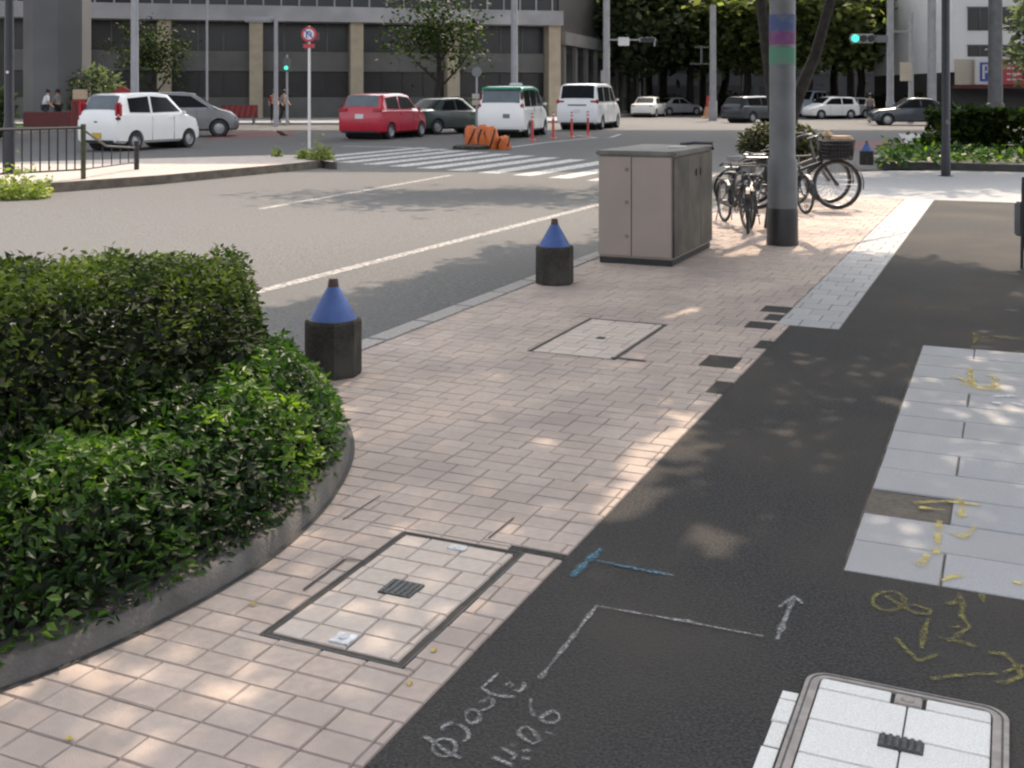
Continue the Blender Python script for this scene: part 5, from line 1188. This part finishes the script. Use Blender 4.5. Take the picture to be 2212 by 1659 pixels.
for k in range(6): q = MB().add([((-34 + 12 * k) * s, -.07, .36), ((-29 + 12 * k) * s, -.07, .36), ((-24 + 12 * k) * s, -.07, .94), ((-29 + 12 * k) * s, -.07, .94)], [(0, 1, 2, 3)]).build('stripe', M['red'], b_)
for q in (-30, 30): MB().box((q * s, 0, .2), (.08, .35, .5), 0, .02).build('leg', M['steel'], t)

# ------------------------------------------------------------------ people
def skinmesh(name, V, E, Rr, m, parent, lev=1):
    me = bpy.data.meshes.new(name); me.from_pydata(V, E, []); o = bpy.data.objects.new(name, me); COL.objects.link(o)
    o.modifiers.new('s', 'SKIN'); lay = me.skin_vertices[0].data
    for i, r in enumerate(Rr): lay[i].radius = (r, r) if not isinstance(r, tuple) else r
    lay[0].use_root = True; sd_ = o.modifiers.new('u', 'SUBSURF'); sd_.levels = lev
    bpy.context.view_layer.update(); dg = bpy.context.evaluated_depsgraph_get(); nm = bpy.data.meshes.new_from_object(o.evaluated_get(dg)); o.modifiers.clear(); o.data = nm; nm.name = name
    nm.materials.clear(); nm.materials.append(m); nm.polygons.foreach_set('use_smooth', [True] * len(nm.polygons)); o.parent = parent; return o
def person(label, loc, rz, top, bottom, pose='stand', hair='hair'):
    t = thing('person', label, 'person', loc, rz)
    if pose == 'ride':
        hip = [(0, .09, .92), (0, -.09, .92)]; kn = [(.34, .10, .72), (.30, -.10, .60)]; an = [(.22, .10, .32), (.12, -.10, .20)]; pel = (0, 0, .93); ch = (.16, 0, 1.28); nk = (.24, 0, 1.45); hd = (.29, 0, 1.60)
        el = [(.34, .22, 1.18), (.34, -.22, 1.18)]; wr_ = [(.52, .24, 1.02), (.52, -.24, 1.02)]
    else:
        stp = .16 if pose == 'walk' else .04; ln_ = .12 if pose == 'bend' else 0
        hip = [(0, .09, .90), (0, -.09, .90)]; kn = [(stp, .10, .48), (-stp * .3, -.10, .48)]; an = [(stp * .9, .10, .07), (-stp * 1.6, -.10, .09)]; pel = (0, 0, .94); ch = (ln_ * .6, 0, 1.30); nk = (ln_, 0, 1.47); hd = (ln_ + .03, 0, 1.62)
        el = [(ln_ + .05, .24, 1.14), (ln_ - .03, -.24, 1.14)]; wr_ = [(ln_ + .22, .22, .98), (ln_ + .16, -.24, .94)]
    sh_ = [(ch[0] + .02, .17, ch[2] + .09), (ch[0] + .02, -.17, ch[2] + .09)]
    V = [pel, ch, nk, (nk[0] + .02, 0, nk[2] + .07), hd, (hd[0], 0, hd[2] + .07)]; E = [(0, 1), (1, 2), (2, 3), (3, 4), (4, 5)]; Rr = [.14, .15, .06, .055, .095, .07]
    for i in (0, 1):
        b = len(V); V += [hip[i], kn[i], an[i], (an[i][0] + .14, an[i][1], an[i][2] - .03)]; Rr += [.095, .062, .042, .035]; E += [(0, b), (b, b + 1), (b + 1, b + 2), (b + 2, b + 3)]
        b = len(V); s_ = 1 if i == 0 else -1; h_ = wr_[i]
        V += [sh_[i], el[i], h_, (h_[0] + .07, h_[1], h_[2] - .05)]; Rr += [.06, .045, .033, .03]; E += [(1, b), (b, b + 1), (b + 1, b + 2), (b + 2, b + 3)]
    skinmesh('body', V, E, Rr, M['skin'], t)
    V = [(pel[0], 0, pel[2] + .02), ch, (nk[0] * .7 + ch[0] * .3, 0, nk[2] - .06)]; E = [(0, 1), (1, 2)]; Rr = [.165, .175, .10]
    for i in (0, 1): b = len(V); V += [sh_[i], el[i]]; Rr += [.08, .062]; E += [(1, b), (b, b + 1)]
    skinmesh('shirt', V, E, Rr, top, t)
    V = [pel]; E = []; Rr = [.158]
    for i in (0, 1): b = len(V); V += [hip[i], kn[i], (an[i][0], an[i][1], an[i][2] + .03)]; Rr += [.115, .08, .065]; E += [(0, b), (b, b + 1), (b + 1, b + 2)]
    skinmesh('trousers', V, E, Rr, bottom, t)
    for i in (0, 1): MB().box((an[i][0] + .06, an[i][1], an[i][2] - .03), (.25, .09, .08), 0, .03).build('shoe', M['cblack'], t, True)
    d = MB().lathe([(0, .125), (.06, .115), (.10, .07), (.112, .0), (.10, -.05), (.085, -.07)], 14, (hd[0] - .012, 0, hd[2] + .03)); d.build('hair', M[hair], t, True)
    return t
p = AT(97, 53); person('person in a white shirt and navy trousers standing behind the railing', (p.x, p.y, .03), .6, M['cwhite'], M['cnavy'], 'bend')
p = AT(125, 56); person('person in grey partly hidden behind the white-shirted one', (p.x, p.y, .03), 2.6, M['cgrey'], M['cblack'], 'stand')
p = AT(591, 60.5); person('person in red standing by the pale signal pole', (p.x, p.y, .02), -1.2, M['cred'], M['cblack'], 'stand')
p = AT(613, 60.2); person('person in grey top and black trousers next to the person in red', (p.x, p.y, .02), -.6, M['cgrey'], M['cblack'], 'walk')
p = AT(1880, 66); rz = math.radians(250); tb = bike('distant bicycle ridden across the junction', (p.x, p.y, ROAD), rz, M['black'], None, None)
v_ = Matrix.Rotation(rz, 3, 'Z') @ Vector((.29, 0, 0)); person('cyclist in a pale grey top riding left of the slate sedan', (p.x + v_.x, p.y + v_.y, ROAD - .05), rz, M['cgrey'], M['cblack'], 'ride')
